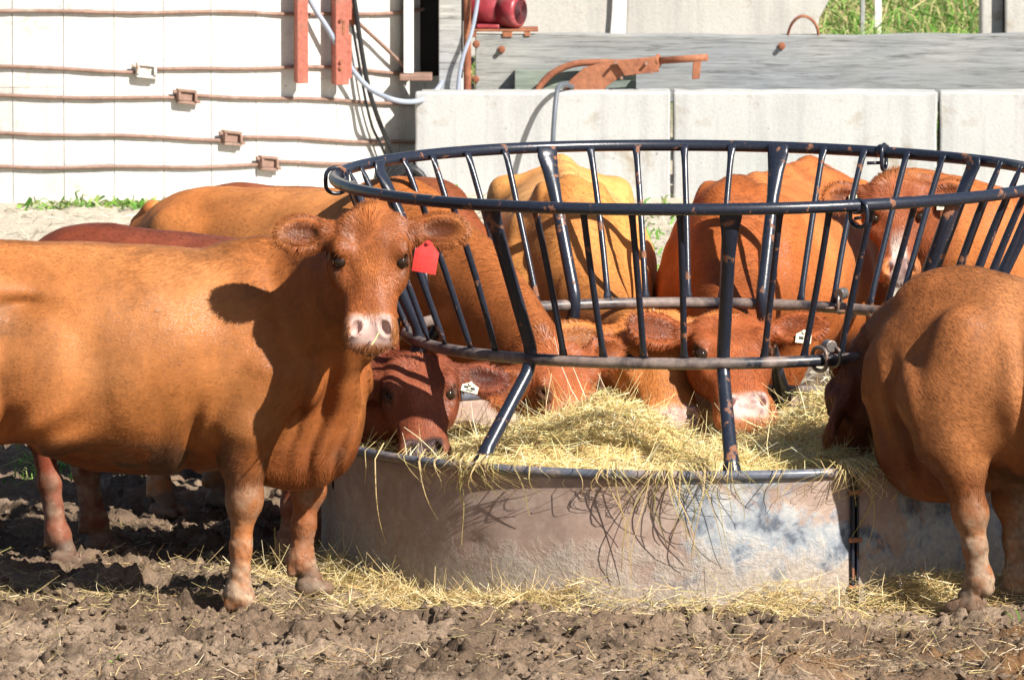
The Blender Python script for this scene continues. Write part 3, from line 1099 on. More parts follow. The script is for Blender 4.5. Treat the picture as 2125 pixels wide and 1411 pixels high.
# ------------------------------------------------------------------ hay
HC = np.array([[0.78, 0.59, 0.30], [0.70, 0.54, 0.25], [0.54, 0.44, 0.18], [0.40, 0.36, 0.13], [0.85, 0.72, 0.47], [0.56, 0.36, 0.17], [0.28, 0.21, 0.09]])
HP = np.array([0.28, 0.22, 0.16, 0.08, 0.16, 0.06, 0.04])


def ribbons(P, D, length, curl, width, cols, seg=4, droop=0.0, up=None, flat=0.0):
    """flat curved stalks: roots P (n,3), directions D, arrays of lengths and widths"""
    n = len(P)
    D = D / np.linalg.norm(D, axis=1, keepdims=True)
    rnd = rng.normal(size=(n, 3))
    S = np.cross(D, rnd); S /= np.linalg.norm(S, axis=1, keepdims=True)
    B = np.cross(D, S)
    cv = curl[:, None] * B
    W = np.cross(D, rng.normal(size=(n, 3)) + np.array([.25, -.25, 1.0]) * flat); W /= np.linalg.norm(W, axis=1, keepdims=True)
    vs = np.zeros((n, seg + 1, 2, 3), np.float32)
    for k in range(seg + 1):
        t = k / seg
        c = P + D * (length * t)[:, None] + cv * ((t - 0.5) ** 2 * 1.0)[..., None] * length[:, None] if False else P + D * (length * t)[:, None] + cv * (length * t * t)[:, None]
        c = c - np.array([0, 0, 1.0]) * (droop * length * t * t)[:, None] if not np.isscalar(droop) else c - np.array([0, 0, droop]) * (length * t * t)[:, None]
        w_ = width * (1 - 0.55 * t)
        vs[:, k, 0] = c - W * w_[:, None] * 0.5
        vs[:, k, 1] = c + W * w_[:, None] * 0.5
    base = (np.arange(n) * (seg + 1) * 2)[:, None]
    ks = np.arange(seg)[None, :] * 2
    q = np.stack([base + ks, base + ks + 1, base + ks + 3, base + ks + 2], -1).reshape(-1, 4)
    cc = np.repeat(cols, (seg + 1) * 2, axis=0)
    return vs.reshape(-1, 3), q, cc


def hay_cols(n, dark=None, bright=1.0):
    c = HC[rng.choice(len(HC), n, p=HP)] * rng.uniform(0.7, 1.2, (n, 1)) * bright
    if dark is not None:
        c = c * dark[:, None]
    return np.concatenate([np.clip(c, 0, 0.88), np.ones((n, 1))], 1)


def join(parts):
    vs, qs, cs, n = [], [], [], 0
    for v, q, c in parts:
        vs.append(v); qs.append(q + n); cs.append(c); n += len(v)
    return np.concatenate(vs), np.concatenate(qs), np.concatenate(cs)


def hay_h(x, y):
    """height of the hay in the trough; x, y relative to the feeder middle"""
    x = np.asarray(x, np.float32); y = np.asarray(y, np.float32)
    d = np.hypot(x, y)
    h = 0.450 - 0.03 * sstep(0.8, 1.28, d) - 0.07 * sstep(-0.35, 0.25, y)
    h = h + 0.125 * np.exp(-(((x + 0.30) / 0.20) ** 2 + ((y + 0.30) / 0.34) ** 2))
    h = h + 0.165 * np.exp(-(((x - 0.46) / 0.20) ** 2 + ((y - 0.05) / 0.5) ** 2))
    h = h - 0.055 * np.exp(-(((x + 0.16) / 0.20) ** 2 + ((y + 0.95) / 0.16) ** 2))
    h = h - 0.05 * np.exp(-(((x + 0.93) / 0.16) ** 2 + ((y + 0.55) / 0.22) ** 2))
    h = h - 0.085 * np.exp(-(((x - 0.12) / 0.17) ** 2 + ((y + 0.20) / 0.42) ** 2))
    h = h + 0.036 * n2(x, y, 3.2, 31) + 0.034 * n2(x, y, 8.5, 32) + 0.018 * n2(x, y, 19, 33)
    return h


g = np.linspace(-1.29, 1.29, 150)
HX, HY = np.meshgrid(g, g, indexing='ij')
rr = np.hypot(HX, HY)
sc = np.where(rr > 1.27, 1.27 / np.maximum(rr, 1e-6), 1.0)
HX2, HY2 = HX * sc, HY * sc
hv = np.stack([HX2 + FX, HY2 + FY, hay_h(HX2, HY2) - 0.012], -1).reshape(-1, 3)
idx = (np.arange(149)[:, None] * 150 + np.arange(149)[None, :]).ravel()
hq = np.stack([idx, idx + 150, idx + 151, idx + 1], -1)
hcol = np.tile(np.array([0.58, 0.44, 0.21, 1.0]), (len(hv), 1))
keep = (rr.reshape(-1)[hq] < 1.36).all(1)
bed = np_mesh("hay_pile", hv, hq[keep], cols=hcol)
pile = tag(link("hay_pile", bed, M_HAYBASE), "loose green gold hay heaped inside the round feeder trough", "hay", kind="stuff")

n = 52000
ph = rng.uniform(0, 2 * math.pi, n)
r_ = 1.27 * np.sqrt(rng.uniform(0, 1, n))
px_, py_ = r_ * np.cos(ph), r_ * np.sin(ph)
front = (py_ < 0.35) | (rng.uniform(0, 1, n) < 0.25)
px_, py_ = px_[front], py_[front]
n = len(px_)
ln = rng.gamma(3.0, 0.026, n) + 0.02
a = rng.uniform(0, 2 * math.pi, n)
el = rng.normal(0.05, 0.20, n)
stick = rng.uniform(0, 1, n) < 0.04
el[stick] = rng.uniform(0.4, 1.3, stick.sum())
Dv = np.stack([np.cos(a) * np.cos(el), np.sin(a) * np.cos(el), np.sin(el)], 1)
Pv = np.stack([px_ + FX, py_ + FY, hay_h(px_, py_) + rng.uniform(-0.012, 0.016, n)], 1) - Dv * (ln * 0.5)[:, None] * (~stick)[:, None]
rad = np.hypot(Pv[:, 0] - FX, Pv[:, 1] - FY)
end = Pv + Dv * ln[:, None]
ok = (rad < 1.275) & (np.hypot(end[:, 0] - FX, end[:, 1] - FY) < 1.30)
Pv, Dv, ln = Pv[ok], Dv[ok], ln[ok]
n = len(Pv)
parts = [ribbons(Pv, Dv, ln, rng.normal(0, 0.28, n), rng.uniform(0.0014, 0.0036, n), hay_cols(n, bright=1.3), 3, flat=2.0)]
# short chaff
n = 22000
ph = rng.uniform(0, 2 * math.pi, n); r_ = 1.25 * np.sqrt(rng.uniform(0, 1, n))
px_, py_ = r_ * np.cos(ph), r_ * np.sin(ph)
sel = py_ < 0.2
px_, py_ = px_[sel], py_[sel]; n = len(px_)
Pv = np.stack([px_ + FX, py_ + FY, hay_h(px_, py_) + rng.uniform(-0.01, 0.008, n)], 1)
Dv = rng.normal(size=(n, 3)); Dv[:, 2] *= 0.5
parts.append(ribbons(Pv, Dv, rng.uniform(0.012, 0.045, n), rng.normal(0, 0.3, n), rng.uniform(0.002, 0.006, n), hay_cols(n, bright=1.3), 1, flat=2.0))
v, q, c = join(parts)
o = link("stalks", np_mesh("stalks", v, q, cols=c, smooth=False), M_HAY, pile)
o["kind"] = "stuff"

# hay hanging over the rim of the trough
segs = []


def hang(phi, length, out, bendy, width, cidx, sway):
    k = 9
    pts = []
    for i in range(k + 1):
        t = i / k
        r = R_RIM - 0.06 + 0.10 * min(1, t * 5) * (1 if t < 0.2 else 1)
        if t > 0.2:
            r = R_RIM + 0.04 + out * math.sin((t - 0.2) / 0.8 * math.pi) - (0.035 - 0.01) * ((t - 0.2) / 0.8)
        z = Z_RIM + 0.035 - max(0, t - 0.12) * length + (0.012 if t < 0.2 else 0)
        p = phi + sway * t + bendy * math.sin(t * 5 + phi * 40) * 0.02
        pts.append(np.array([FX + math.sin(p) * r, FY - math.cos(p) * r, z]))
    segs.append((pts, width, cidx))


def phi_at(px):
    return math.asin(max(-0.99, min(0.99, (px - 1440.0) / 795.0)))


SPEC = [(787, 0.26, 1), (870, 0.20, 1), (905, 0.05, 2), (958, 0.24, 2), (968, 0.12, 3), (975, 0.14, 2), (985, 0.10, 1), (1000, 0.07, 2), (1020, 0.08, 3), (1045, 0.05, 2),
        (1062, 0.15, 2), (1092, 0.06, 2), (1258, 0.22, 1), (1268, 0.30, 1), (1275, 0.16, 2), (1330, 0.36, 0), (1352, 0.30, 2), (1362, 0.24, 3), (1374, 0.34, 2), (1382, 0.20, 3),
        (1390, 0.28, 0), (1402, 0.16, 2), (1421, 0.26, 1), (1435, 0.34, 2), (1447, 0.28, 0), (1452, 0.18, 3), (1460, 0.07, 1), (1502, 0.14, 2), (1508, 0.17, 2), (1590, 0.05, 1),
        (1622, 0.09, 2), (1738, 0.12, 2), (1745, 0.09, 1), (1768, 0.30, 2), (1772, 0.20, 2), (1790, 0.22, 3), (1340, 0.10, 0), (1357, 0.13, 2), (1405, 0.22, 1), (1280, 0.09, 2)]
for px, ln_, ci in SPEC:
    hang(phi_at(px), ln_ * rng.uniform(0.9, 1.25) + 0.05, rng.uniform(0.0, 0.05), rng.uniform(0.2, 0.9), rng.uniform(0.0032, 0.0052), ci, rng.normal(0, 0.05))
for px in list(rng.normal(985, 28, 46)) + list(rng.normal(1390, 45, 24)) + list(rng.normal(1775, 22, 50)) + list(rng.normal(1275, 15, 10)) + list(rng.uniform(780, 1760, 40)):
    hang(phi_at(px), rng.uniform(0.05, 0.16), rng.uniform(0.0, 0.04), rng.uniform(0.3, 2), rng.uniform(0.0022, 0.004), int(rng.integers(0, 5)), rng.normal(0, 0.09))
mbv, mbq, mbc = [], [], []
nn = 0
for pts, w_, ci in segs:
    cc = HC[ci] * rng.uniform(0.8, 1.15)
    P_ = np.array(pts)
    for ax_ in (np.array([1, 0.3, 0]), np.array([0.3, -1, 0.3])):     # two crossed ribbons make a stalk
        ax_ = ax_ / np.linalg.norm(ax_)
        ws = w_ * np.linspace(1, 0.5, len(P_))[:, None] * 0.5
        v2 = np.stack([P_ - ax_ * ws, P_ + ax_ * ws], 1).reshape(-1, 3)
        k = np.arange(len(P_) - 1) * 2
        mbv.append(v2); mbq.append(np.stack([k, k + 1, k + 3, k + 2], -1) + nn)
        mbc.append(np.tile(np.append(np.clip(cc, 0, .9), 1), (len(v2), 1)))
        nn += len(v2)
o = link("hanging_hay", np_mesh("hanging_hay", np.concatenate(mbv), np.concatenate(mbq), cols=np.concatenate(mbc), smooth=False), M_HAY, pile)
o["kind"] = "stuff"


# hay trodden on the ground in front of the trough, and scattered straw
def ground_straw(x, y, lo, hi, wlo, whi, lift, bright=1.0, steep=0.25, seg=2, cols=None):
    n = len(x)
    ln = rng.uniform(lo, hi, n)
    a = rng.uniform(0, 2 * math.pi, n)
    el = rng.normal(0.06, steep, n)
    D = np.stack([np.cos(a) * np.cos(el), np.sin(a) * np.cos(el), np.sin(el)], 1)
    P = np.stack([x, y, gz(x, y) + lift], 1) - D * (ln * 0.4)[:, None] * (el < 0.5)[:, None]
    return ribbons(P, D, ln, rng.normal(0, 0.3, n), rng.uniform(wlo, whi, n), hay_cols(n, bright=bright) if cols is None else cols, seg, flat=1.5)


parts = []
n = 22000
ph = rng.uniform(-1.5, 1.45, n)
r_ = R_RIM + 0.03 + np.abs(rng.normal(0, 0.17, n))
x = FX + np.sin(ph) * r_ + rng.normal(0, 0.02, n); y = FY - np.cos(ph) * r_
dens = np.clip(0.62 + 0.7 * n2(x, y, 2.6, 41) + .3 * n2(x, y, 7, 45), 0.08, 1.0)
ok = rng.uniform(0, 1, n) < dens
x, y, r_ = x[ok], y[ok], r_[ok]
pile_h = 0.085 * np.exp(-((r_ - R_RIM - 0.05) / 0.13) ** 2) * np.clip(0.6 + 0.8 * n2(x, y, 2.9, 42), 0.1, 1.4)
parts.append(ground_straw(x, y, 0.03, 0.15, 0.0016, 0.0036, pile_h * rng.uniform(0.1, 1, len(x)) + 0.004, steep=0.3))
# a band reaching left past the front cow's hooves
n = 4200
x = rng.uniform(-1.75, 0.0, n); y = -1.25 + 0.16 * rng.normal(0, 1, n) - 0.12 * (x + 0.8)
ok = n2(x, y, 3.3, 43) + rng.uniform(-0.6, 0.6, n) > 0.0
parts.append(ground_straw(x[ok], y[ok], 0.02, 0.11, 0.0014, 0.0032, np.full(ok.sum(), 0.006), 0.9))
# sparse bits all over the mud
n = 15000
x = rng.uniform(-2.1, 2.1, n); y = rng.uniform(-3.1, 1.0, n)
ok = n2(x, y, 2.2, 44) + rng.uniform(-0.8, 0.8, n) > 0.05
parts.append(ground_straw(x[ok], y[ok], 0.02, 0.10, 0.0018, 0.0038, np.full(ok.sum(), 0.004), 0.9))
# bleached straw patches in front
n = 16000
x = rng.uniform(-2.0, 2.1, n); y = rng.uniform(-3.1, -1.9, n)
f = np.exp(-((x + 0.62) / 0.25) ** 2 - ((y + 2.75) / 0.22) ** 2) + 0.9 * np.exp(-((x - 0.95) / 0.7) ** 2 - ((y + 2.75) / 0.35) ** 2) + 0.5 * np.exp(-((x - 1.8) / 0.5) ** 2 - ((y + 2.2) / 0.3) ** 2)
ok = rng.uniform(0, 1, n) < f * 0.85
k = ok.sum()
cs = np.array([[0.52, 0.40, 0.26], [0.42, 0.27, 0.13], [0.36, 0.20, 0.08], [0.62, 0.52, 0.38]])[rng.integers(0, 4, k)] * rng.uniform(0.7, 1.1, (k, 1))
parts.append(ground_straw(x[ok], y[ok], 0.02, 0.11, 0.0018, 0.004, np.full(k, 0.005), cols=np.concatenate([cs, np.ones((k, 1))], 1)))
# pale straw litter on the far ground by the silo
n = 5000
x = rng.uniform(-3.2, 2.6, n); y = rng.uniform(5.0, 13.2, n)
cs = np.array([0.66, 0.60, 0.48]) * rng.uniform(0.6, 1.1, (n, 1))
parts.append(ground_straw(x, y, 0.03, 0.16, 0.004, 0.010, np.full(n, 0.01), cols=np.concatenate([cs, np.ones((n, 1))], 1)))
v, q, c = join(parts)
tag(link("straw_litter", np_mesh("straw_litter", v, q, cols=c, smooth=False), M_HAY),
    "trampled hay and straw lying on the mud around the trough", "straw", kind="stuff")

# dried clods and crumbs
cl_v, cl_q, cl_c = [], [], []
nn = 0
ico = bmesh.new(); bmesh.ops.create_icosphere(ico, subdivisions=1, radius=1)
IV = np.array([v.co[:] for v in ico.verts], np.float32); IT = np.array([[v.index for v in f.verts] for f in ico.faces]); ico.free()
n = 9000
x = rng.uniform(-2.1, 2.1, n); y = np.concatenate([rng.uniform(-3.2, -1.3, n * 2 // 3), rng.uniform(-1.3, 1.4, n - n * 2 // 3)])
ok = (np.hypot(x - FX, y - FY) > 1.42)
for xx, yy in zip(x[ok], y[ok]):
    s = min(0.026, 0.0025 + rng.gamma(1.3, 0.0034))
    v = IV * (1 + 0.55 * vn3(IV * 1.0 + np.float32(rng.uniform(0, 30)), 1.6)[:, None] + 0.35 * vn3(IV + np.float32(rng.uniform(0, 30)), 3.3)[:, None]) * s * np.array([1.2, 1.0, 0.75]) 
    an = rng.uniform(0, 6.28); ca, sa = math.cos(an), math.sin(an)
    v = np.stack([v[:, 0] * ca - v[:, 1] * sa, v[:, 0] * sa + v[:, 1] * ca, v[:, 2]], 1) + np.array([xx, yy, float(gz(xx, yy)) + s * 0.25])
    cl_v.append(v); cl_q.append(IT + nn); nn += len(v)
    cl_c.append(np.tile(np.append((mudc * 0.5 + dry * 0.5) * rng.uniform(0.6, 1.2), 1), (len(v), 1)))
tag(link("clods", np_mesh("clods", np.concatenate(cl_v), tris=np.concatenate(cl_q), cols=np.concatenate(cl_c), smooth=False), M_GROUND),
    "crumbled clods of dried mud strewn over the yard", "clods", kind="stuff")


# ------------------------------------------------------------------ green plants
def blades(x, y, z, lo, hi, w0, w1, lean, pal, seg=3, droop=0.5):
    n = len(x)
    ln = rng.uniform(lo, hi, n)
    a = rng.uniform(0, 2 * math.pi, n)
    el = np.clip(rng.normal(1.25 - lean, 0.3, n), 0.1, 1.55)
    D = np.stack([np.cos(a) * np.cos(el), np.sin(a) * np.cos(el), np.sin(el)], 1)
    cs = pal[rng.integers(0, len(pal), n)] * rng.uniform(0.7, 1.25, (n, 1))
    return ribbons(np.stack([x, y, z], 1), D, ln, rng.normal(0, 0.35, n), rng.uniform(w0, w1, n), np.concatenate([cs, np.ones((n, 1))], 1), seg, droop=droop)


GP = np.array([[0.10, 0.27, 0.035], [0.16, 0.36, 0.05], [0.24, 0.42, 0.08], [0.32, 0.38, 0.13]])
DP = np.array([[0.55, 0.48, 0.24], [0.48, 0.38, 0.20], [0.36, 0.36, 0.15]])
# grass bank behind the plank
n = 9000
x = rng.uniform(1.75, 2.75, n); y = rng.uniform(14.9, 17.5, n)
parts = [blades(x, y, gz(x, y), 0.25, 0.75, 0.005, 0.013, 0.0, GP)]
n = 1700
x = rng.uniform(1.7, 2.2, n); y = rng.uniform(14.9, 16.5, n)
parts.append(blades(x, y, gz(x, y), 0.35, 0.85, 0.003, 0.007, 0.1, DP))
n = 30000
x = rng.uniform(-3, 6, n); y = rng.uniform(17, 30, n)
parts.append(blades(x, y, gz(x, y), 0.2, 0.6, 0.006, 0.016, 0.1, np.concatenate([GP, DP]), 2))
v, q, c = join(parts)
tag(link("bank_grass", np_mesh("bank_grass", v, q, cols=c, smooth=False), M_GRASS), "long green grass on the bank behind the grey plank", "grass", kind="stuff")
# weeds along the foot of the silo and of the blocks
parts = []
for x0, x1, yy, n, lo, hi in ((-2.9, -1.7, 13.2, 700, 0.04, 0.16), (-0.3, 2.6, 14.0, 2600, 0.05, 0.20), (0.6, 0.95, 13.95, 900, 0.08, 0.26), (1.9, 2.25, 13.95, 700, 0.08, 0.30)):
    x = rng.uniform(x0, x1, n); y = yy + rng.normal(0, 0.07, n)
    ok = n2(x, y * 0, 2.4, 52) + rng.uniform(-0.5, 0.5, n) > -0.05
    x, y = x[ok], y[ok]
    parts.append(blades(x, y, gz(x, y), lo, hi, 0.008, 0.03, 0.35, GP, 2, 0.8))
n = 300
x = rng.normal(-2.5, 0.12, n); y = rng.normal(8.6, 0.3, n)
parts.append(blades(x, y, gz(x, y), 0.05, 0.2, 0.006, 0.016, 0.2, GP, 2, 0.6))
n = 260
x = rng.normal(-1.72, 0.1, n); y = rng.normal(2.7, 0.25, n)
parts.append(blades(x, y, gz(x, y), 0.04, 0.14, 0.004, 0.010, 0.3, GP, 2, 0.6))
n = 420
x = rng.uniform(0.3, 1.3, n); y = rng.uniform(9, 13.4, n)
parts.append(blades(x, y, gz(x, y), 0.05, 0.2, 0.006, 0.02, 0.3, GP, 2, 0.6))
v, q, c = join(parts)
tag(link("weeds", np_mesh("weeds", v, q, cols=c, smooth=False), M_GRASS), "low green weeds along the foot of the silo and blocks", "weeds", kind="stuff")
# three single sprouts in the mud
for px, py, lb, hh in ((247, 1385, "small green grass sprout in the mud at the lower left", 0.07), (616, 1392, "tiny green sprout in the mud in front of the big cow", 0.045), (2118, 1290, "upright green blade at the right edge by the trough", 0.11)):
    a_ = math.atan((py - CY) / FPX) + PITCH
    Y = 4.2 / math.tan(a_) - 32
    p = at(px, py, Y)
    k = 7
    x = np.full(k, p[0]) + rng.normal(0, 0.012, k); y = np.full(k, Y) + rng.normal(0, 0.02, k)
    v, q, c = blades(x, y, gz(x, y) - 0.005, hh * 0.6, hh * 1.3, 0.004, 0.009, 0.3, GP[:2] * 1.2, 4, 0.5)
    tag(link("grass_sprout", np_mesh("grass_sprout", v, q, cols=c, smooth=False), M_GRASS), lb, "sprout", "green sprouts in the mud")


# ------------------------------------------------------------------ cattle: smooth-blended volumes turned into one skin
class Field:
    def __init__(self, lo, hi, res):
        self.lo = np.array(lo, np.float32); self.res = res
        self.n = np.ceil((np.array(hi) - self.lo) / res).astype(int) + 1
        self.F = np.full(self.n, 0.3, np.float32)

    def region(self, lo, hi, m):
        a = np.clip(np.floor((np.array(lo) - m - self.lo) / self.res).astype(int), 0, self.n)
        b = np.clip(np.ceil((np.array(hi) + m - self.lo) / self.res).astype(int) + 1, 0, self.n)
        if (b - a).min() <= 0:
            return None, None
        sl = tuple(slice(i, j) for i, j in zip(a, b))
        ax = [self.lo[k] + self.res * np.arange(a[k], b[k], dtype=np.float32) for k in range(3)]
        return sl, np.stack(np.meshgrid(*ax, indexing='ij'), -1)

    def add(self, fn, lo, hi, k=0.06, sub=False):
        sl, p = self.region(lo, hi, 0.13 if not sub else 0.03)
        if sl is None:
            return
        d = fn(p).astype(np.float32)
        a = self.F[sl]
        if sub:
            d = -d
            h = np.maximum(k - np.abs(a - d), 0) / max(k, 1e-6)
            self.F[sl] = np.maximum(a, d) + h * h * k * 0.25
        else:
            h = np.maximum(k - np.abs(a - d), 0) / max(k, 1e-6)
            self.F[sl] = np.minimum(a, d) - h * h * k * 0.25

    def cone(self, a, b, ra, rb, k=0.06, lat=None, s=1.0, sub=False):
        a = np.array(a, np.float32); b = np.array(b, np.float32)
        m = max(ra, rb)

        def fn(p):
            A, B, q = a, b, p
            if lat is not None:
                l = np.array(lat, np.float32); l = l / np.linalg.norm(l)
                g = 1 / s - 1
                q = p + (p @ l)[..., None] * l * g
                A = a + (a @ l) * l * g; B = b + (b @ l) * l * g
            ba = B - A
            pa = q - A
            t = np.clip((pa @ ba) / max(1e-9, ba @ ba), 0, 1)
            d = np.sqrt(((pa - t[..., None] * ba) ** 2).sum(-1)) - (ra + (rb - ra) * t)
            return d * ((1 + s) / 2 if lat is not None else 1)
        self.add(fn, np.minimum(a, b) - m, np.maximum(a, b) + m, k, sub)

    def chain(self, pts, rad, k=0.05, lat=None, s=1.0):
        for i in range(len(pts) - 1):
            self.cone(pts[i], pts[i + 1], rad[i], rad[i + 1], k, lat, s)

    def ell(self, c, r, A=None, k=0.06, sub=False):
        """A: rows are the ellipsoid's axes"""
        c = np.array(c, np.float32); r = np.array(r, np.float32)
        A = np.eye(3, dtype=np.float32) if A is None else np.array(A, np.float32)
        ext = np.sqrt(((A * r[:, None]) ** 2).sum(0))

        def fn(p):
            q = (p - c) @ A.T
            k0 = np.sqrt(((q / r) ** 2).sum(-1))
            k1 = np.sqrt(((q / r ** 2) ** 2).sum(-1))
            return k0 * (k0 - 1) / np.maximum(k1, 1e-6)
        self.add(fn, c - ext, c + ext, k, sub)

    def loft(self, o, A, t, top, bot, hw, ex=2.3, k=0.06, narrow=None):
        """body of changing section along axis A[0]; A[1] sideways, A[2] up"""
        o = np.array(o, np.float32); A = np.array(A, np.float32)
        t, top, bot, hw = (np.array(v, np.float32) for v in (t, top, bot, hw))
        tt = np.linspace(t[0], t[-1], 160)

        def cub(y):
            m = np.gradient(y, t)
            i = np.clip(np.searchsorted(t, tt) - 1, 0, len(t) - 2)
            h = t[i + 1] - t[i]; u = (tt - t[i]) / h
            return ((2 * u ** 3 - 3 * u ** 2 + 1) * y[i] + (u ** 3 - 2 * u ** 2 + u) * h * m[i] + (-2 * u ** 3 + 3 * u ** 2) * y[i + 1] + (u ** 3 - u ** 2) * h * m[i + 1])
        T_, B_, W_ = cub(top), cub(bot), np.maximum(cub(hw), 0.01)
        cor = np.array([[a, b, c] for a in (t[0], t[-1]) for b in (-hw.max(), hw.max()) for c in (bot.min(), top.max())]) @ A + o

        A_T = A.T

        def fn2(p):
            q = (p - o) @ A_T
            x = q[..., 0]
            xc = np.clip(x, t[0], t[-1])
            zt, zb_, w_ = np.interp(xc, tt, T_), np.interp(xc, tt, B_), np.interp(xc, tt, W_)
            zc, h = (zt + zb_) / 2, np.maximum((zt - zb_) / 2, 0.01)
            if narrow is not None:
                w_ = w_ * (1 - np.interp(xc, t, narrow) * np.clip((zc - q[..., 2]) / h, 0, 1) ** 1.4)
            qq = ((np.abs(q[..., 1]) / w_) ** ex + (np.abs(q[..., 2] - zc) / h) ** ex) ** (1 / ex)
            d = (qq - 1) * np.minimum(w_, h)
            dx = np.abs(x - xc)
            return np.where(dx > 0, np.sqrt(np.maximum(d, 0) ** 2 + dx ** 2), d)
        self.add(fn2, cor.min(0), cor.max(0), k)

    def nets(self):
        F = self.F
        neg = F < 0
        c = np.zeros(np.array(F.shape) - 1, np.uint8)
        for i in (0, 1):
            for j in (0, 1):
                for k in (0, 1):
                    c += neg[i:F.shape[0] - 1 + i, j:F.shape[1] - 1 + j, k:F.shape[2] - 1 + k]
        act = (c > 0) & (c < 8)
        I = np.argwhere(act)
        vid = np.full(act.shape, -1, np.int32)
        vid[act] = np.arange(len(I))
        acc = np.zeros((len(I), 3), np.float32); cnt = np.zeros(len(I), np.float32)
        cor = [(i, j, k) for i in (0, 1) for j in (0, 1) for k in (0, 1)]
        val = {q: F[I[:, 0] + q[0], I[:, 1] + q[1], I[:, 2] + q[2]] for q in cor}
        for a in cor:
            for ax in range(3):
                if a[ax] == 0:
                    b = tuple(1 if m == ax else a[m] for m in range(3))
                    fa, fb = val[a], val[b]
                    x = (fa < 0) != (fb < 0)
                    t = np.where(x, fa / np.where(x, fa - fb, 1), 0)
                    p = np.tile(np.array(a, np.float32), (len(I), 1)); p[:, ax] += t
                    acc += p * x[:, None]; cnt += x
        v = (I + acc / np.maximum(cnt, 1)[:, None]) * self.res + self.lo
        quads = []
        for ax in range(3):
            u, w = (ax + 1) % 3, (ax + 2) % 3
            sl0 = [slice(None)] * 3; sl1 = [slice(None)] * 3
            sl0[ax] = slice(0, -1); sl1[ax] = slice(1, None)
            a, b = neg[tuple(sl0)], neg[tuple(sl1)]
            for flip, msk in ((False, a & ~b), (True, ~a & b)):
                e = np.argwhere(msk)
                e = e[(e[:, u] > 0) & (e[:, w] > 0) & (e[:, u] < F.shape[u] - 1) & (e[:, w] < F.shape[w] - 1)]
                ids = []
                for du, dw in ((-1, -1), (0, -1), (0, 0), (-1, 0)):
                    q = e.copy(); q[:, u] += du; q[:, w] += dw
                    ids.append(vid[q[:, 0], q[:, 1], q[:, 2]])
                q = np.stack(ids, -1)
                quads.append(q[:, ::-1] if flip else q)
        q = np.concatenate(quads)
        return v, q[(q >= 0).all(1)]


def unit(v):
    v = np.array(v, float)
    return v / np.linalg.norm(v)


def frame(fwd, up):
    f = unit(fwd)
    u = np.array(up, float); u = unit(u - f * (u @ f))
    return np.stack([f, np.cross(u, f), u])       # rows: forward, left, up


def vnormals(v, q):
    n = np.cross(v[q[:, 2]] - v[q[:, 0]], v[q[:, 3]] - v[q[:, 1]])
    out = np.zeros_like(v)
    for k in range(4):
        for ax in range(3):
            out[:, ax] += np.bincount(q[:, k], n[:, ax], len(v))
    return out / np.maximum(np.linalg.norm(out, axis=1, keepdims=True), 1e-9)


TORSO_X = [-.86, -.83, -.78, -.70, -.55, -.35, -.15, .05, .25, .42, .55, .66, .74, .785]
TORSO_T = [.96, 1.04, 1.10, 1.145, 1.175, 1.165, 1.165, 1.165, 1.165, 1.18, 1.165, 1.08, .98, .90]
TORSO_B = [.86, .72, .64, .60, .56, .50, .44, .42, .435, .46, .48, .53, .62, .72]
TORSO_W = [.03, .12, .18, .235, .275, .275, .315, .33, .300, .238, .190, .145, .10, .05]
TORSO_K = [0, 0, 0, 0, .05, .1, .1, .1, .22, .50, .60, .5, .3, 0]
HEAD_T = [-.05, -.02, .03, .08, .14, .20, .27, .34, .39, .43, .455, .475]
HEAD_Z = [-.07, -.015, .006, .012, .010, .000, -.014, -.024, -.026, -.034, -.048, -.075]
HEAD_B = [-.10, -.155, -.190, -.210, -.215, -.195, -.165, -.145, -.130, -.120, -.110, -.095]
HEAD_W = [.038, .098, .128, .142, .138, .114, .097, .098, .108, .108, .094, .045]


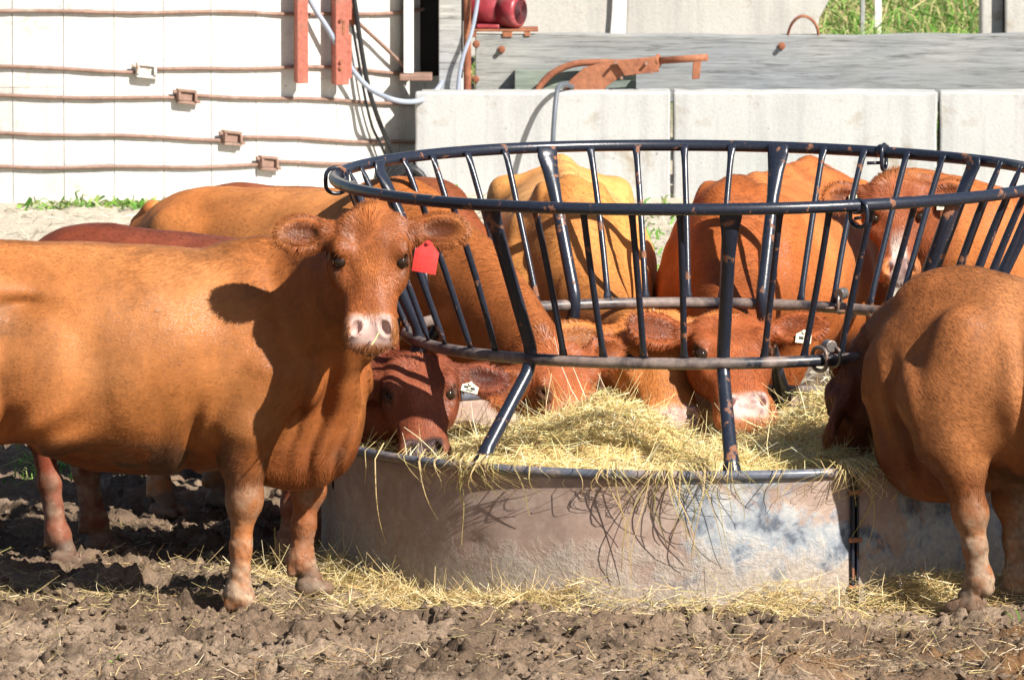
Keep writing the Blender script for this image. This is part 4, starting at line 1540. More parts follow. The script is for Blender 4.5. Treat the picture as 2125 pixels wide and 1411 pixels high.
def cow(name, label, loc, yaw, poll, hf, hu, base, res=0.010, sx=1.0, sz=1.0, hs=1.0, dirt=1.0, hair=60000, hlen=1.0,
        legs=None, ears=None, nose=(0.50, 0.33, 0.28), dark_head=None, neckr=(0.255, 0.115), neck_mid=None, tags=(), eyes=True, mouth_open=0.0,
        light=None, extra=None, tuft=1.0, tail=True, pitch=0.0, neck_dark=0.0, stripe=False, spot=1.0, s0z=.90, prims=None, neck_s=.66):
    base = np.array(base, float)
    cy, sy = math.cos(yaw), math.sin(yaw)
    RT = np.array([[cy, sy, 0], [-sy, cy, 0], [0, 0, 1]])         # world -> local
    O = np.array([loc[0], loc[1], 0.0])
    poll = RT @ (np.array(poll) - O)
    H = frame(RT @ np.array(hf, float), RT @ np.array(hu, float))
    hp = lambda a, b, c: poll + (H[0] * a + H[1] * b + H[2] * c) * hs
    legs = legs or {}
    lo = np.array([-.95 * sx - .08, -.42, -0.06]); hi = np.array([.85 * sx, .42, 1.30 * sz])
    hc = np.array([hp(a, b, c) for a in (-.1, .52) for b in (-.36, .36) for c in (-.28, .10)])
    lo = np.minimum(lo, hc.min(0)); hi = np.maximum(hi, hc.max(0))
    f = Field(lo, hi, res)
    X = lambda x, y, z: np.array([x * sx, y, z * sz + pitch * x * min(1.0, max(0.0, (z - .3) / .3))])
    # trunk
    f.loft((0, 0, 0), np.eye(3), np.array(TORSO_X) * sx, np.array(TORSO_T) * sz + pitch * np.array(TORSO_X), np.array(TORSO_B) * sz + pitch * np.array(TORSO_X), TORSO_W, 2.08, 0.05, TORSO_K)
    # hook bones, ribs' swell, pins, withers
    for s in (-1, 1):
        f.ell(X(-.50, s * .205, 1.03), (.08, .05, .05), k=0.11)
        f.ell(X(-.80, s * .095, 1.015), (.05, .045, .045), k=0.07)
        f.ell(X(.40, s * .185, .80), (.135, .075, .25), k=0.08)       # shoulder
        f.ell(X(.570, s * .168, .78), (.09, .075, .105), k=0.05)         # point of shoulder
        f.ell(X(-.60, s * .155, .73), (.21, .125, .27), k=0.10)       # thigh
    f.ell(X(-.28, .20, .72), (.12, .12, .20), k=0.12)
    f.ell(X(-.28, -.20, .72), (.12, .12, .20), k=0.12)
    f.ell(X(.44, 0, 1.135), (.14, .06, .05), k=0.08)
    if prims is not None:
        prims(f, X)
    # brisket
    f.ell(X(.585, 0, .555), (.16, .085, .13), k=0.09)
    f.ell(X(.50, 0, .475), (.15, .07, .075), k=0.08)
    hooves = []
    # legs
    for nm, s, x0 in (("fl", 1, .40), ("fr", -1, .40)):
        dx, dy, ex_ = legs.get(nm, (0, 0, 0))
        hx, hy = x0 + dx, s * .155 + dy
        hw_ = O + RT.T @ np.array([hx * sx, hy, 0])
        zg = float(gz(hw_[0], hw_[1]))
        e = X(x0 - .02 + ex_, s * .195, .60)
        kn = np.array([(hx + .018 + ex_ * .10) * sx, s * .160 + dy * .8, .355 * sz])
        ft = np.array([hx * sx + .0, hy, .096 + zg])
        f.chain([X(x0 + .05 + ex_ * .5, s * .185, .78), e, (e + kn) / 2 + np.array([-.005, 0, .03]), kn], [.108, .093, .071, .052], 0.045)
        f.ell(kn + np.array([.008, 0, 0]), (.050, .047, .060), k=0.035)
        f.chain([kn, (kn + ft) / 2, ft], [.047, .0385, .041], 0.03)
        f.ell(ft, (.045, .044, .040), k=0.03)
        f.cone(ft, ft + np.array([.035, 0, -.06]), .037, .039, 0.025)
        hooves.append(ft + np.array([.045, 0, -.085]))
    for nm, s, x0 in (("hl", 1, -.64), ("hr", -1, -.64)):
        dx, dy, ex_ = legs.get(nm, (0, 0, 0))
        hx, hy = x0 + dx, s * .155 + dy
        hw_ = O + RT.T @ np.array([hx * sx, hy, 0])
        zg = float(gz(hw_[0], hw_[1]))
        st = X(-.56, s * .17, .66)
        hk = np.array([(hx - .07) * sx, s * .16 + dy * .7, .455 * sz])
        ft = np.array([hx * sx, hy, .096 + zg])
        f.chain([X(-.58, s * .16, .80), st, (st + hk) / 2, hk], [.15, .125, .085, .056], 0.06)
        f.ell(hk + np.array([-.015, 0, .012]), (.055, .043, .06), k=0.03)
        f.chain([hk, (hk + ft) / 2, ft], [.047, .038, .040], 0.03)
        f.ell(ft, (.045, .043, .040), k=0.03)
        f.cone(ft, ft + np.array([.035, 0, -.06]), .037, .039, 0.025)
        hooves.append(ft + np.array([.045, 0, -.085]))
    if tail:
        tp = [X(-.82, 0, 1.09), X(-.885, 0, 1.04), X(-.91, 0.01, .90), X(-.905, 0.015, .66), X(-.90, 0.015, .50)]
        f.chain(tp, [.045, .034, .028, .022, .020], 0.03)
        f.cone(tp[-1], tp[-1] + np.array([0, 0, -.16]), .026, .034, .02)
    # neck
    S0 = X(.44, 0, s0z)
    E = hp(.055, 0, -.115)
    dvec = E - S0
    mid = (S0 + E) / 2 + np.array([0.0, 0, .03])
    if neck_mid is not None:
        mid = mid + RT @ np.array(neck_mid)
    ts = np.linspace(0, 1, 9)
    cv = [(1 - t) ** 2 * S0 + 2 * (1 - t) * t * mid + t * t * E for t in ts]
    rr = [neckr[0] + (neckr[1] - neckr[0]) * (t ** 0.8) for t in ts]
    for i in range(8):
        d = unit(cv[i + 1] - cv[i])
        lat = np.cross(d, [0, 0, 1.0])
        if np.linalg.norm(lat) < .15:
            lat = np.array([0, 1.0, 0])
        f.cone(cv[i], cv[i + 1], rr[i], rr[i + 1], 0.07, lat, neck_s)
    # dewlap from throat to brisket
    th = hp(.10, 0, -.19); br = X(.63, 0, .60)
    m_ = (th + br) / 2 + unit(np.array([1.0, 0, -.4])) * .02
    f.chain([th, (th + m_) / 2, m_, (m_ + br) / 2, br], [.050, .05, .055, .065, .09], 0.07, np.cross(unit(br - th), unit(dvec)) if np.linalg.norm(np.cross(unit(br - th), unit(dvec))) > .2 else [0, 1, 0], 0.6)
    # head
    f.loft(poll, H, np.array(HEAD_T) * hs, np.array(HEAD_Z) * hs, np.array(HEAD_B) * hs, np.array(HEAD_W) * hs, 2.5, 0.05)
    for s in (-1, 1):
        f.ell(hp(.13, s * .095, -.100), np.array([.085, .035, .085]) * hs, H, 0.05)         # cheek
        f.ell(hp(.104, s * .104, -.004), np.array([.044, .032, .026]) * hs, H, 0.03)        # brow
        f.ell(hp(.185, s * .084, -.055), np.array([.045, .022, .02]) * hs, H, 0.03)         # cheek bone
        f.ell(hp(.02, s * .08, -.012), np.array([.04, .03, .022]) * hs, H, 0.03)            # horn boss
        f.ell(hp(.395, s * .056, -.040), np.array([.042, .036, .034]) * hs, H, 0.025)       # nostril wing
        EO = unit(np.array([-.10, s * .80, .60]))
        f.ell(hp(.152, s * .112, -.022), np.array([.038, .030, .031]) * hs, frame([1, 0, 0], [0, s * .8, .6]) @ H, 0.014)     # lids
        f.ell(hp(.152, s * .112, -.022) + (EO @ H) * .030 * hs, np.array([.0225, .0090, .024]) * hs, frame([1, s * -.25, 0], EO) @ H, 0.004, sub=True)
        f.ell(hp(.184, s * .122, -.026), np.array([.020, .010, .008]) * hs, H, 0.008, sub=True)
    for s in (-1, 1):
        f.ell(hp(.245, s * .098, .014), np.array([.085, .036, .034]) * hs, H, 0.045, sub=True)   # hollow beside the nose bridge
    f.ell(hp(.425, 0, -.126 - mouth_open), np.array([.050, .066, .026]) * hs, H, 0.02)      # chin
    if mouth_open:
        f.ell(hp(.33, 0, -.135 - mouth_open * .6), np.array([.09, .055, .04]) * hs, H, 0.03)
        f.ell(hp(.44, 0, -.100 - mouth_open * .45), np.array([.060, .070, .011]) * hs, H, 0.006, sub=True)
    else:
        f.ell(hp(.435, 0, -.098), np.array([.075, .10, .0055]) * hs, H, 0.006, sub=True)
    for s in (-1, 1):
        a1 = unit(np.array([.8, s * .45, 0.25]))
        A1 = frame(a1, [-.2, 0, 1])
        f.ell(hp(.402, s * .052, -.014), np.array([.025, .0135, .032]) * hs, A1 @ H, 0.006, sub=True)
    # ears: cupped leaves
    earinfo = []
    for s in (1, -1):
        e = (ears or {}).get(s, {})
        d = unit(np.array(e.get("d", (-.12, s * 1.0, -.02))))
        if "dw" in e:
            d = unit(H @ (RT @ np.array(e["dw"], float)))
        op = np.array(e.get("o", (.45, 0, .9)))
        L = e.get("l", .105)
        EF = frame(d, op) @ H                                     # along, across, open side
        r0 = hp(.035, s * .108, -.045)
        c = r0 + EF[0] * (.035 + L) * hs
        f.chain([r0, r0 + EF[0] * .05 * hs, r0 + EF[0] * .09 * hs], [.040 * hs, .030 * hs, .028 * hs], 0.03)
        f.ell(c, np.array([L, .064, .026]) * hs, EF, 0.02)
        f.ell(c + EF[0] * .012 * hs + EF[2] * .030 * hs, np.array([L * .80, .044, .026]) * hs, EF, 0.012, sub=True)
        earinfo.append((c, EF, L))
    # hooves: two claws each
    for h in hooves:
        for s in (-1, 1):
            f.cone(h + np.array([-.03, s * .030, .0]), h + np.array([.045, s * .027, -.008]), .035, .024, 0.004)
            f.ell(h + np.array([-.075, s * .026, .055]), (.018, .014, .022), k=0.012)          # dewclaw
    # udder-free belly; lumps and folds in the skin
    sl, p = f.region(lo, hi, 0)
    F = f.F
    near = np.abs(F) < 0.05
    pp = p[near]
    d = 0.005 * vn3(pp, 5.0, 61) + 0.0022 * vn3(pp, 14.0, 62)
    mud = sstep(.42, .18, pp[:, 2]) * dirt
    d += mud * (0.003 * np.abs(vn3(pp, 45.0, 63)) + 0.002 * vn3(pp, 85.0, 64)) - mud * .001
    if extra is not None:
        d += extra(pp, sx, sz)
    F[near] -= d
    v, q = f.nets()
    v = v.astype(np.float32)
    nrm = vnormals(v, q)

    # colours of coat, muzzle, mud and hooves
    n = len(v)
    hl = (v - poll) @ H.T / hs
    onhead = (hl[:, 0] > -.06) & (hl[:, 0] < .53) & (np.abs(hl[:, 1]) < .17) & (hl[:, 2] < .08) & (hl[:, 2] > -.30 - mouth_open)
    c = np.tile(base, (n, 1))
    nz = vn3(v, 2.6, 71); nf = vn3(v, 7.0, 72)
    c = c * (1 + 0.20 * nz + 0.10 * nf)[:, None] * (1 + (.16 * vn3(v, 1.9, 77))[:, None] * np.array([-.2, .5, .8]))
    # paler barrel and back, partly sheen put into the colour, redder towards neck and brisket
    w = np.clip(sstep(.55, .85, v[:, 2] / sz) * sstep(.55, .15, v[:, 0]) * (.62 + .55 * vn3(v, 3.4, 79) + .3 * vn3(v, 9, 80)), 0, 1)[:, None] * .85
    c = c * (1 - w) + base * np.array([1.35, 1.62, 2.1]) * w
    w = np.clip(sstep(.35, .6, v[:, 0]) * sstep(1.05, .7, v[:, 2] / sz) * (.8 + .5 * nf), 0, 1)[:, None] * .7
    c = c * (1 - w) + base * np.array([.68, .54, .52]) * w  # dark red coat, taken darker to deepen the shade on neck and chest
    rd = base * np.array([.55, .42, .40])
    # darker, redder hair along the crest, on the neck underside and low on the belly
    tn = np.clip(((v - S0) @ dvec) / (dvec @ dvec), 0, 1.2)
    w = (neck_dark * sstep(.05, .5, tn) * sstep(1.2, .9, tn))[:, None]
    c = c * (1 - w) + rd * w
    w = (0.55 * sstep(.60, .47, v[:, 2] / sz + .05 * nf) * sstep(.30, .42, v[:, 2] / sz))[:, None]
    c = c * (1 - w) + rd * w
    if dark_head is not None:
        w = (sstep(-.14, .03, hl[:, 0]) * sstep(.56, .46, hl[:, 0]) * sstep(.34, .22, np.abs(hl[:, 1])) * sstep(-.34, -.17, hl[:, 2]))[:, None]
        c = c * (1 - w) + np.array(dark_head) * (1 + .1 * nf)[:, None] * w
    for (ec, EF, L) in earinfo:
        el_ = (v - ec) @ EF.T
        ine = (np.abs(el_[:, 0]) < L * hs * 1.15) & (np.abs(el_[:, 1]) < .075 * hs) & (np.abs(el_[:, 2]) < .05 * hs)
        w = (ine * sstep(-.1, .4, nrm @ EF[2]) * sstep(.85, .35, np.hypot(el_[:, 0] / (L * hs), el_[:, 1] / (.064 * hs))))[:, None] * .9
        c = c * (1 - w) + rd * .7 * w  # inside of the cup darkened, its shading put into the colour
    al = np.ones(n)
    # pale hair round the muzzle, pink nose leather, dark nostrils and lids
    tz = hl[:, 0]
    w = (onhead * sstep(.325, .37, tz + .01 * nf) * sstep(.52, .49, tz) * sstep(-.175 - mouth_open, -.16 - mouth_open, hl[:, 2]))[:, None] * .75
    c = c * (1 - w) + np.clip(base * 1.0 + np.array([.06, .05, .03]), 0, .7) * w
    pad = onhead * sstep(.335, .375, tz + .012 * vn3(v, 30, 83)) * sstep(.080, .066, np.abs(hl[:, 1])) * sstep(-.094, -.086, hl[:, 2]) * sstep(.462, .448, tz)
    w = pad[:, None]
    if stripe:
        ws = (onhead * sstep(.20, .34, tz + .03 * nf) * sstep(.042, .030, np.abs(hl[:, 1] + .006 * nf)) * (hl[:, 2] > -.09))[:, None]
        c = c * (1 - ws) + np.array([.62, .52, .46]) * ws
        w = w * (np.abs(hl[:, 1]) < .05)[:, None]
    spots = (sstep(.35, .5, vn3(v, 55, 73)) * .5)[:, None]
    c = c * (1 - w) + np.array(nose) * (1 - spots * spot * np.array([.8, .75, .7])) * w
    wl_ = (onhead * sstep(.36, .39, tz) * sstep(.013, .006, np.abs(hl[:, 2] + .098)))[:, None] * (0.85 if not mouth_open else 0)
    c = c * (1 - wl_) + np.array([.03, .017, .012]) * wl_
    al = al * (1 - .55 * pad)
    for s in (-1, 1):
        q_ = (hl - np.array([.402, s * .052, -.020])) / np.array([.023, .016, .02])
        w = (onhead * sstep(1.05, .75, np.linalg.norm(q_, axis=1)) * sstep(.55, -.2, nrm @ H[2]))[:, None]
        c = c * (1 - w) + np.array([.03, .015, .012]) * w
        q_ = (hl - np.array([.156, s * .132, -.008])) / np.array([.042, .034, .030])
        w = (onhead * sstep(1.1, .8, np.linalg.norm(q_, axis=1)))[:, None] * .85
        c = c * (1 - w) + np.array([.045, .022, .014]) * w
        q_ = (hl - np.array([.186, s * .124, -.030])) / np.array([.026, .024, .014])
        w = (onhead * sstep(1.1, .6, np.linalg.norm(q_, axis=1)))[:, None] * .5
        c = c * (1 - w) + np.array([.09, .045, .03]) * w  # lid and tear-line colour enlarged to paint the inner-corner shadow
    if mouth_open:
        w = (onhead * (tz > .36) * (np.abs(hl[:, 2] + .095 + mouth_open * .5) < mouth_open * .42) * (nrm @ H[2] > .2))[:, None] * 1.0
        c = c * (1 - w) + np.array([.60, .33, .32]) * w
        w = (onhead * (tz > .36) * (hl[:, 2] < -.10 - mouth_open * .55) * (nrm @ H[2] < .3))[:, None] * .7
        c = c * (1 - w) + np.array([.12, .08, .07]) * w
    # dung and dirt caked low on belly and flank
    w = (sstep(-.08, .30, vn3(v * np.array([1, 1, 1.6]), 8.5, 84) + .3 * vn3(v, 30, 85)) * sstep(.60, .50, v[:, 2] / sz) * sstep(.36, .43, v[:, 2] / sz) * sstep(.42, .25, v[:, 0]))[:, None] * .75 * min(1, dirt)
    c = c * (1 - w) + np.array([.075, .048, .030]) * w
    w = (sstep(.52, .70, vn3(v, 6.5, 86) + .25 * vn3(v, 24, 87)) * sstep(-.25, -.55, v[:, 0]))[:, None] * .6
    c = c * (1 - w) + np.array([.10, .065, .04]) * w
    # mud
    mz = v[:, 2] / sz
    m1 = np.clip(sstep(.46, .06, mz + .16 * nf + .07 * vn3(v, 17, 78)) * 1.1 * dirt + sstep(.25, .6, vn3(v, 26, 74)) * sstep(.45, .2, mz) * .5 * dirt, 0, 1)
    m1 = np.clip(m1 * (.80 + .55 * vn3(v, 24, 88) + .35 * vn3(v, 60, 89)), 0, 1)
    mc = np.array([.29, .215, .150]) * (1 + .25 * vn3(v, 38, 75) + .40 * vn3(v, 90, 76))[:, None]
    c = c * (1 - m1[:, None] * .85) + mc * m1[:, None] * .85
    for h in hooves:
        dd = np.linalg.norm((v - h) * np.array([1, 1, 1.2]), axis=1)
        w = (sstep(.095, .070, dd) * (.75 + .3 * nf))[:, None] * .85
        c = c * (1 - w) + np.array([.115, .085, .062]) * w
    wm = O + v @ RT                                              # world positions
    t = empty(name, (loc[0], loc[1], 0))
    tag(t, label, "cow", "red cattle around the hay feeder")
    vw = wm - O
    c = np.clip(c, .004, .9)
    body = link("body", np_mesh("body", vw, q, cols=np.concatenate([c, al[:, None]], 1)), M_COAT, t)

    # hair
    if hair:
        a_ = v[q]
        ar = 0.5 * np.linalg.norm(np.cross(a_[:, 2] - a_[:, 0], a_[:, 3] - a_[:, 1]), axis=1)
        cen = a_.mean(1)
        hlc = (cen - poll) @ H.T / hs
        padq = pad[q].mean(1)
        eye_ = np.zeros(len(q))
        for s in (-1, 1):
            eye_ = np.maximum(eye_, sstep(1.5, 1.0, np.linalg.norm((hlc - np.array([.154, s * .134, -.006])) / np.array([.036, .032, .026]), axis=1)))
        wgt = ar * (1 - padq) * (1 - eye_) * (1 - .4 * m1[q].mean(1))
        inear = np.zeros(len(q), bool)
        for (ec, EF, L) in earinfo:
            e_ = (cen - ec) @ EF.T
            inear |= (np.abs(e_[:, 0]) < L * hs * 1.2) & (np.abs(e_[:, 1]) < .085 * hs) & (np.abs(e_[:, 2]) < .06 * hs)
        hd = (hlc[:, 0] > -.1) & (hlc[:, 0] < .5) & (np.abs(hlc[:, 1]) < .2) & (hlc[:, 2] < .1) & (hlc[:, 2] > -.3)
        wgt = wgt * np.where(inear, 3.0, np.where(hd, 2.2, 1.0))
        fi = rng.choice(len(q), hair, p=wgt / wgt.sum())
        uv = rng.uniform(0, 1, (hair, 2, 1))
        qa = a_[fi]
        P = (qa[:, 0] * (1 - uv[:, 0]) + qa[:, 1] * uv[:, 0]) * (1 - uv[:, 1]) + (qa[:, 3] * (1 - uv[:, 0]) + qa[:, 2] * uv[:, 0]) * uv[:, 1]
        Nn = nrm[q[fi]].mean(1); Nn /= np.linalg.norm(Nn, axis=1, keepdims=True)
        flow = np.tile(np.array([-.9, 0, -.55]), (hair, 1))
        leg = P[:, 2] < .46 * sz
        flow[leg] = [-.15, 0, -1]
        h_ = (P - poll) @ H.T / hs
        head = hd[fi] & ~inear[fi]
        wl = h_[head] - np.array([.145, 0, .01])
        fl = np.stack([wl[:, 0] * 1.0 + .25 * np.sign(wl[:, 0]) * 0 + .06, wl[:, 1] * 1.1, wl[:, 2]], 1)
        flow[head] = (fl / (np.linalg.norm(fl, axis=1, keepdims=True) + 1e-6)) @ H
        ln = np.full(hair, .015) * hlen
        ln[leg] = .010
        ln[head] = .017
        bel = (P[:, 2] < .52 * sz) & (P[:, 2] > .40 * sz) & ~head
        ln[bel] = .024
        for (ec, EF, L) in earinfo:
            e_ = (P - ec) @ EF.T
            m_ = inear[fi] & (np.abs(e_[:, 0]) < L * hs * 1.2) & (np.abs(e_[:, 1]) < .085 * hs)
            fl = EF[0][None, :] * .55 + EF[1][None, :] * (e_[m_, 1:2] / (.05 * hs)) * .8
            inner = ((e_[m_] * np.array([0, 0, 1.0])).sum(1) > -.004) & (np.hypot(e_[m_, 0] / (L * hs), e_[m_, 1] / (.064 * hs)) < .8)
            fl[inner] = EF[0] * .5 - EF[1] * (e_[m_, 1:2] / (.05 * hs))[inner] * .5
            flow[m_] = fl
            edge = sstep(.45, 1.0, np.hypot(e_[m_, 0] / (L * hs), e_[m_, 1] / (.064 * hs)))
            ln[m_] = .014 + .014 * edge * hlen
        pol = head & (h_[:, 0] < .06)
        ln[pol] = .013 + sstep(.06, .0, h_[pol, 0]) * (.006 + .016 * tuft * np.exp(-(h_[pol, 1] / .06) ** 2))
        tnc = ((P - S0) @ dvec) / (dvec @ dvec)
        crest = ((np.abs(P[:, 1]) < .05) & (P[:, 2] > 1.08 * sz) | (tnc > .0) & (tnc < 1.0) & (Nn[:, 2] > .45)) & ~head & ~inear[fi]
        ln[crest] = .026
        ln = ln * rng.uniform(.6, 1.35, hair)
        flow = flow + .35 * np.stack([vn3(P, 6, 92), vn3(P, 6, 93), vn3(P, 6, 94)], 1) + rng.normal(0, .14, (hair, 3))
        tg = flow - Nn * (flow * Nn).sum(1, keepdims=True)
        tg /= np.maximum(np.linalg.norm(tg, axis=1, keepdims=True), 1e-6)
        lift = rng.uniform(.07, .20, hair)
        lift[head] += .06
        lift[pol] += .12
        lift[inear[fi]] += .20
        D = tg * np.cos(lift)[:, None] + Nn * np.sin(lift)[:, None]
        Wd = np.cross(D, Nn); Wd /= np.maximum(np.linalg.norm(Wd, axis=1, keepdims=True), 1e-6)
        wd = rng.uniform(.0010, .0018, hair)[:, None]
        base_p = P - Nn * .0003
        m1_ = base_p + D * (ln * .55)[:, None]
        tip = base_p + D * ln[:, None] - Nn * (ln * .10)[:, None] + np.array([0, 0, -1.0]) * (ln * .12)[:, None]
        hv = np.stack([base_p - Wd * wd * .5, base_p + Wd * wd * .5, m1_ + Wd * wd * .4, m1_ - Wd * wd * .4, tip], 1)
        cl_ = 1 + .10 * vn3(P * np.array([1, 1, .7]), 30, 91)
        cc = c[q[fi]].mean(1) * (rng.uniform(.86, 1.15, hair) * cl_)[:, None]
        wh = np.exp(-((h_[:, 0] - .165) / .05) ** 2 - (h_[:, 1] / .05) ** 2) + np.exp(-((h_[:, 0] - .0) / .04) ** 2 - (h_[:, 1] / .06) ** 2)
        cc = cc * (1 + (.9 * wh * head)[:, None] * np.array([1.0, 1.25, 1.4]))
        cc = np.repeat(cc, 5, axis=0)
        hv = hv.reshape(-1, 3) @ RT
        b = np.arange(hair)[:, None] * 5
        hq_ = b + np.array([[0, 1, 2, 3]])
        ht = b + np.array([[3, 2, 4]])
        me = np_mesh("hair", hv, hq_, ht, np.concatenate([np.clip(cc, .004, .9), np.ones((len(cc), 1))], 1), smooth=False)
        link("hair", me, M_HAIR, t)
    # eyes
    if eyes:
        for s in (-1, 1):
            bm = bmesh.new()
            bmesh.ops.create_uvsphere(bm, u_segments=20, v_segments=12, radius=.0246 * hs)
            me = bpy.data.meshes.new("eye"); bm.to_mesh(me); bm.free()
            me.polygons.foreach_set("use_smooth", [True] * len(me.polygons))
            o = link("eye", me, M_EYE, t)
            o.location = Vector((O + RT.T @ hp(.152, s * .1095, -.0255)) - O)
    # ear tags
    for tg_ in tags:
        s = tg_["side"]
        ec, EF, L = earinfo[0 if s == 1 else 1]
        cen = ec + (EF[0] * tg_.get("u", 0.0) + EF[1] * tg_.get("v", 0.0) + EF[2] * tg_.get("w", .01)) * hs
        cw = O + RT.T @ cen - O
        mb = MB()
        W_, H2 = tg_["size"]
        prof = [(-.10, 0), (-.28, -.16), (-.5, -.32), (-.5, -1.0), (.5, -1.0), (.5, -.32), (.28, -.16), (.10, 0)]
        nn_ = len(prof)
        fr = [(a * W_, -.003, b_ * H2) for a, b_ in prof]
        bk = [(a * W_, .0, b_ * H2) for a, b_ in prof]
        mb.add(fr + bk, [tuple(range(nn_)), tuple(range(nn_, 2 * nn_))[::-1]] + [(i, nn_ + i, nn_ + (i + 1) % nn_, (i + 1) % nn_) for i in range(nn_)])
        o = mb.build("ear_tag", tg_["mat"], t)
        bm = bmesh.new(); bm.from_mesh(o.data)
        for cut in (-.3, -.1, .1, .3):
            bmesh.ops.bisect_plane(bm, geom=bm.verts[:] + bm.edges[:] + bm.faces[:], plane_co=(cut * W_, 0, 0), plane_no=(1, 0, 0))
        for cut in (-.45, -.65, -.85):
            bmesh.ops.bisect_plane(bm, geom=bm.verts[:] + bm.edges[:] + bm.faces[:], plane_co=(0, 0, cut * H2), plane_no=(0, 0, 1))
        for vv in bm.verts:
            vv.co.y += (1.6 if not tg_.get('marks') else 0) * (vv.co.x ** 2 * 2.2 + (vv.co.z + .5 * H2) ** 2 * 1.2)
        bmesh.ops.recalc_face_normals(bm, faces=bm.faces[:]); bm.to_mesh(o.data); bm.free()
        o.location = Vector(cw) + Vector(tg_.get('off', (0, 0, 0)))
        o.rotation_euler = tg_.get("rot", (0, 0, 0))
        if "label" in tg_:
            o["label"] = tg_["label"]
        mb = MB()
        mb.tube([(0, -.008, -.004), (0, .0, -.004)], .007, 10)
        mb.build("tag_button", tg_["mat"], o)
        if tg_.get("marks"):
            mb = MB()
            for (u0, u1, w0, w1) in tg_["marks"]:
                mb.box(u0 * W_, u1 * W_, -.0042, -.0031, w0 * H2, w1 * H2)
            mb.build("tag_marks", M_MARK, o)
    return t


def folds(pp, sx, sz):
    """loose skin hanging in folds on the brisket, neck side and flank"""
    w = sstep(.50, .60, pp[:, 0]) * sstep(.95, .75, pp[:, 2]) * sstep(.38, .5, pp[:, 2])
    a = pp[:, 0] * 1.0 - .22 * pp[:, 2]
    d = w * .010 * np.sin(a * 62 + 2.2 * vn3(pp, 4, 81)) 
    w2 = np.exp(-(((pp[:, 0] + .33) / .16) ** 2 + ((pp[:, 2] - .60) / .10) ** 2))
    d += .012 * w2 * np.sin((pp[:, 0] * .7 - pp[:, 2]) * 42)
    # hollow in front of the hook bone, groove behind the elbow
    d -= .026 * np.exp(-(((pp[:, 0] + .36) / .10) ** 2 + ((pp[:, 2] - 1.03) / .030) ** 2))
    d -= .032 * np.exp(-(((pp[:, 0] - .20 - .2 * (pp[:, 2] - .6)) / .030) ** 2 + ((pp[:, 2] - .58) / .12) ** 2))
    return d


def folds_right(pp, sx, sz):
    d = folds(pp, sx, sz) * .6
    d -= .034 * np.exp(-(((pp[:, 0] - .20 - .12 * (pp[:, 2] - .75)) / .032) ** 2 + ((pp[:, 2] - .72) / .20) ** 2))
    return d


def bony_withers(f, X):
    f.ell(X(.54, 0, 1.09), (.15, .050, .075), k=0.06)
    f.ell(X(.44, .225, .80), (.105, .070, .25), k=0.06)
    f.ell(X(.56, .215, .74), (.075, .065, .085), k=0.05)


def bony_back(f, X):
    f.chain([X(-.82, 0, 1.09), X(-.55, 0, 1.165), X(-.2, 0, 1.16), X(.15, 0, 1.165), X(.42, 0, 1.175)], [.035, .034, .032, .034, .04], 0.05)
    for s in (-1, 1):
        f.ell(X(-.50, s * .215, 1.085), (.06, .040, .035), k=0.06)
        f.ell(X(.42, s * .105, 1.10), (.10, .030, .09), k=0.04)
        f.ell(X(.50, s * .20, .80), (.08, .06, .17), k=0.05)


ORANGE = (.345, .116, .030)
# big cow at the left, looking at the camera
p1 = at(770, 456, -1.64)
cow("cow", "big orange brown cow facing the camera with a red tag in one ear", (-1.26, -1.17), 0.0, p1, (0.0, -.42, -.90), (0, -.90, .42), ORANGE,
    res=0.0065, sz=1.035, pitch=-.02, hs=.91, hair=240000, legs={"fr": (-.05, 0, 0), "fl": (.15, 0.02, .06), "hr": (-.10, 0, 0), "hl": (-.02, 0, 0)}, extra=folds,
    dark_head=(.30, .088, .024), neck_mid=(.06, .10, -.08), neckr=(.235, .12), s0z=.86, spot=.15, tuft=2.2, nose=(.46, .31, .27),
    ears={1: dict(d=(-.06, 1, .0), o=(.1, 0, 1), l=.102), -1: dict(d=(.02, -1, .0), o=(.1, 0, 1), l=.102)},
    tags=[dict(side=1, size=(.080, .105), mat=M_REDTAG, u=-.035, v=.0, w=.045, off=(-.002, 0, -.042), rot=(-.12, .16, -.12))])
# dark red cow behind it, face in the trough
p2 = at(868, 748, -.42)
cow("cow", "dark red cow behind the big cow, lowering its face into the hay", (-1.02, -.02), R(-21), p2, (.06, -.66, -.72), (.0, -.72, .66), (.165, .036, .015),
    res=0.008, sx=.84, sz=.965, pitch=-.035, hair=90000, dark_head=(.23, .062, .028), nose=(.05, .03, .03), hs=.88, neckr=(.20, .105), neck_mid=(0, .05, -.26), s0z=.82, dirt=.6, tail=False,
    ears={1: dict(d=(.10, 1, -.22), o=(.3, 0, .95)), -1: dict(d=(.05, -1, -.25), o=(.3, 0, .95))},
    tags=[dict(side=1, size=(.058, .034), mat=M_WHITETAG, u=-.045, v=-.035, w=.035, rot=(-.3, .22, -.1), label="small pale yellow tag with dark marks",
               marks=[(-.35, -.1, -.62, -.42), (.05, .3, -.68, -.45), (-.2, .2, -.85, -.76)])])
# orange cow behind the ring at the left, head buried in hay
cow("cow", "long backed orange brown cow with its neck down in the left of the feeder", (-.72, 1.02), R(-40), (.15, .06, .72), (.42, -.40, -.80), (.35, -.5, .8), (.40, .132, .033),
    res=0.009, sx=.92, sz=1.025, pitch=.06, hair=80000, dark_head=(.27, .072, .022), neck_dark=.5, neck_mid=(.05, .0, .12),
    ears={1: dict(d=(-.1, 1, -.1)), -1: dict(dw=(-.55, -.70, -.35), o=(.3, 0, .8))})
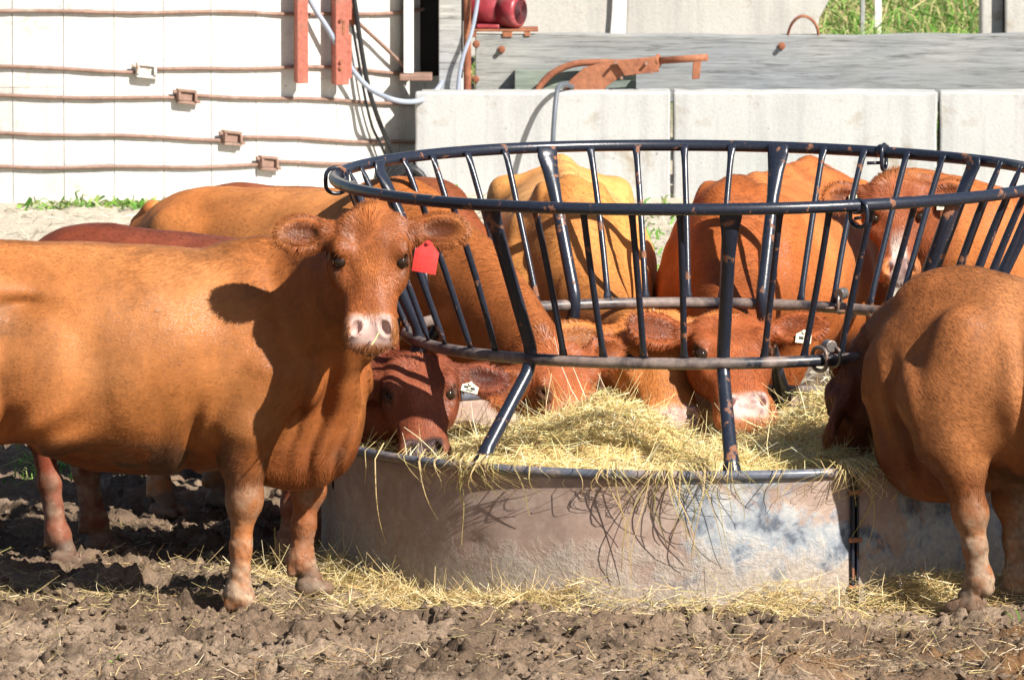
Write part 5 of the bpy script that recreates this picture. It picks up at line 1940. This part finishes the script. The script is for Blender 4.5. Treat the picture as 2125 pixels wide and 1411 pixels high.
# only the rump of the next one shows
cow("cow", "red brown cow mostly hidden behind the long orange back, only its rump showing", (-.64, 2.08), R(-8), (.05, 1.82, .62), (.5, -.3, -.8), (.4, -.2, .8), (.22, .060, .020),
    res=0.012, sx=.72, sz=.945, hair=30000, hlen=1.6, eyes=False)
# the light one in the middle
p5 = at(1350, 655, .70)
cow("cow", "pale golden cow in the middle with a big furry ear under the rail", (.20, 2.10), R(-88), p5, (.22, -.62, -.76), (.16, -.76, .62), (.62, .265, .072),
    res=0.009, sz=.968, prims=bony_back, hair=95000, dark_head=(.47, .165, .042), neck_dark=.6, neckr=(.25, .115), neck_mid=(-.04, .04, -.30), hs=1.05,
    ears={1: dict(d=(.05, 1, -.1), o=(.2, 0, 1)), -1: dict(d=(.0, -1, .0), o=(.3, 0, .9), l=.115)})
# the red one beside it, pink nose up
p6 = at(1505, 660, .60)
cow("cow", "red orange cow with a speckled pink nose and open mouth above the hay", (.94, 2.08), R(-108), p6, (.16, -.78, -.58), (.08, -.58, .80), (.37, .105, .025),
    res=0.009, sz=.968, prims=bony_back, hair=95000, dark_head=(.29, .075, .022), neck_dark=.6, mouth_open=.03, nose=(.54, .35, .31), neck_mid=(0, .04, -.30), neckr=(.25, .115), hs=1.03,
    ears={1: dict(d=(.05, 1, .15), o=(.3, 0, .9)), -1: dict(d=(-.1, -1, .2))},
    tags=[dict(side=1, size=(.055, .045), mat=M_WHITETAG, u=.02, v=-.03, w=.03, rot=(-.2, .1, 0), label="small white tag with dark marks", marks=[(-.3, 0, -.7, -.5), (.1, .3, -.8, -.5)])])
# smaller cow at the back right, white striped nose
p7 = at(1858, 386, 1.95)
cow("cow", "small cow at the back right with a dark red face and white striped nose", (2.22, 2.60), R(-142), p7, (.05, -.34, -.94), (.02, -.94, .34), (.43, .140, .038),
    res=0.009, sz=.84, sx=.85, hs=.76, hair=60000, dark_head=(.24, .066, .024), nose=(.30, .20, .18), tuft=1.3, stripe=True,
    ears={1: dict(d=(-.05, 1, -.1), o=(.2, 0, 1)), -1: dict(d=(-.02, -1, .05), o=(.2, 0, 1))},
    tags=[dict(side=1, size=(.05, .05), mat=M_WHITETAG, u=-.02, v=-.02, w=.035, label="white ear tag with dark marks", marks=[(-.3, .1, -.75, -.5)]),
          dict(side=-1, size=(.03, .04), mat=M_WHITETAG, u=-.04, v=-.02, w=.035, label="narrow pale ear tag")])
# right edge, behind
cow("cow", "deep red cow at the far right edge behind the feeder bars", (2.80, .80), R(-172), (1.62, .52, .62), (-.5, -.3, -.8), (-.4, -.3, .8), (.24, .064, .022),
    res=0.012, sz=.95, hair=26000, eyes=False)
# foreground right
cow("cow", "brown cow in the right foreground bending its neck down into the trough", (1.95, -1.30), R(168), (1.15, -.78, .79), (-.20, .42, -.88), (-.75, .25, .5), (.30, .108, .034),
    res=0.0075, sz=.94, hair=150000, hlen=1.15, dark_head=(.18, .055, .024), neckr=(.255, .135), neck_s=.5, neck_dark=.25, neck_mid=(0, .06, .06), hs=.95,
    legs={"fl": (-.03, .03, .10), "fr": (-.10, 0, 0), "hl": (0, 0, 0), "hr": (0.1, 0, 0)}, extra=folds_right, prims=bony_withers,
    ears={1: dict(dw=(-.30, -.35, -.85), o=(-.2, 0, 1)), -1: dict(d=(-.3, -.8, .35), o=(-.6, 0, .6))})

# a stalk of hay in the big cow's lips
a, b = at(786, 690, -1.80), at(771, 716, -1.86)
mb = MB()
mb.tube([a, (a + b) / 2 + np.array([.002, 0, .001]), b], .0022, 6)
tag(mb.build("hay_stalk", simple("hay_stalk", (0.78, 0.66, 0.25), 0.6), smooth=True), "single yellow hay stalk hanging from the big cow's lips", "hay stalk")
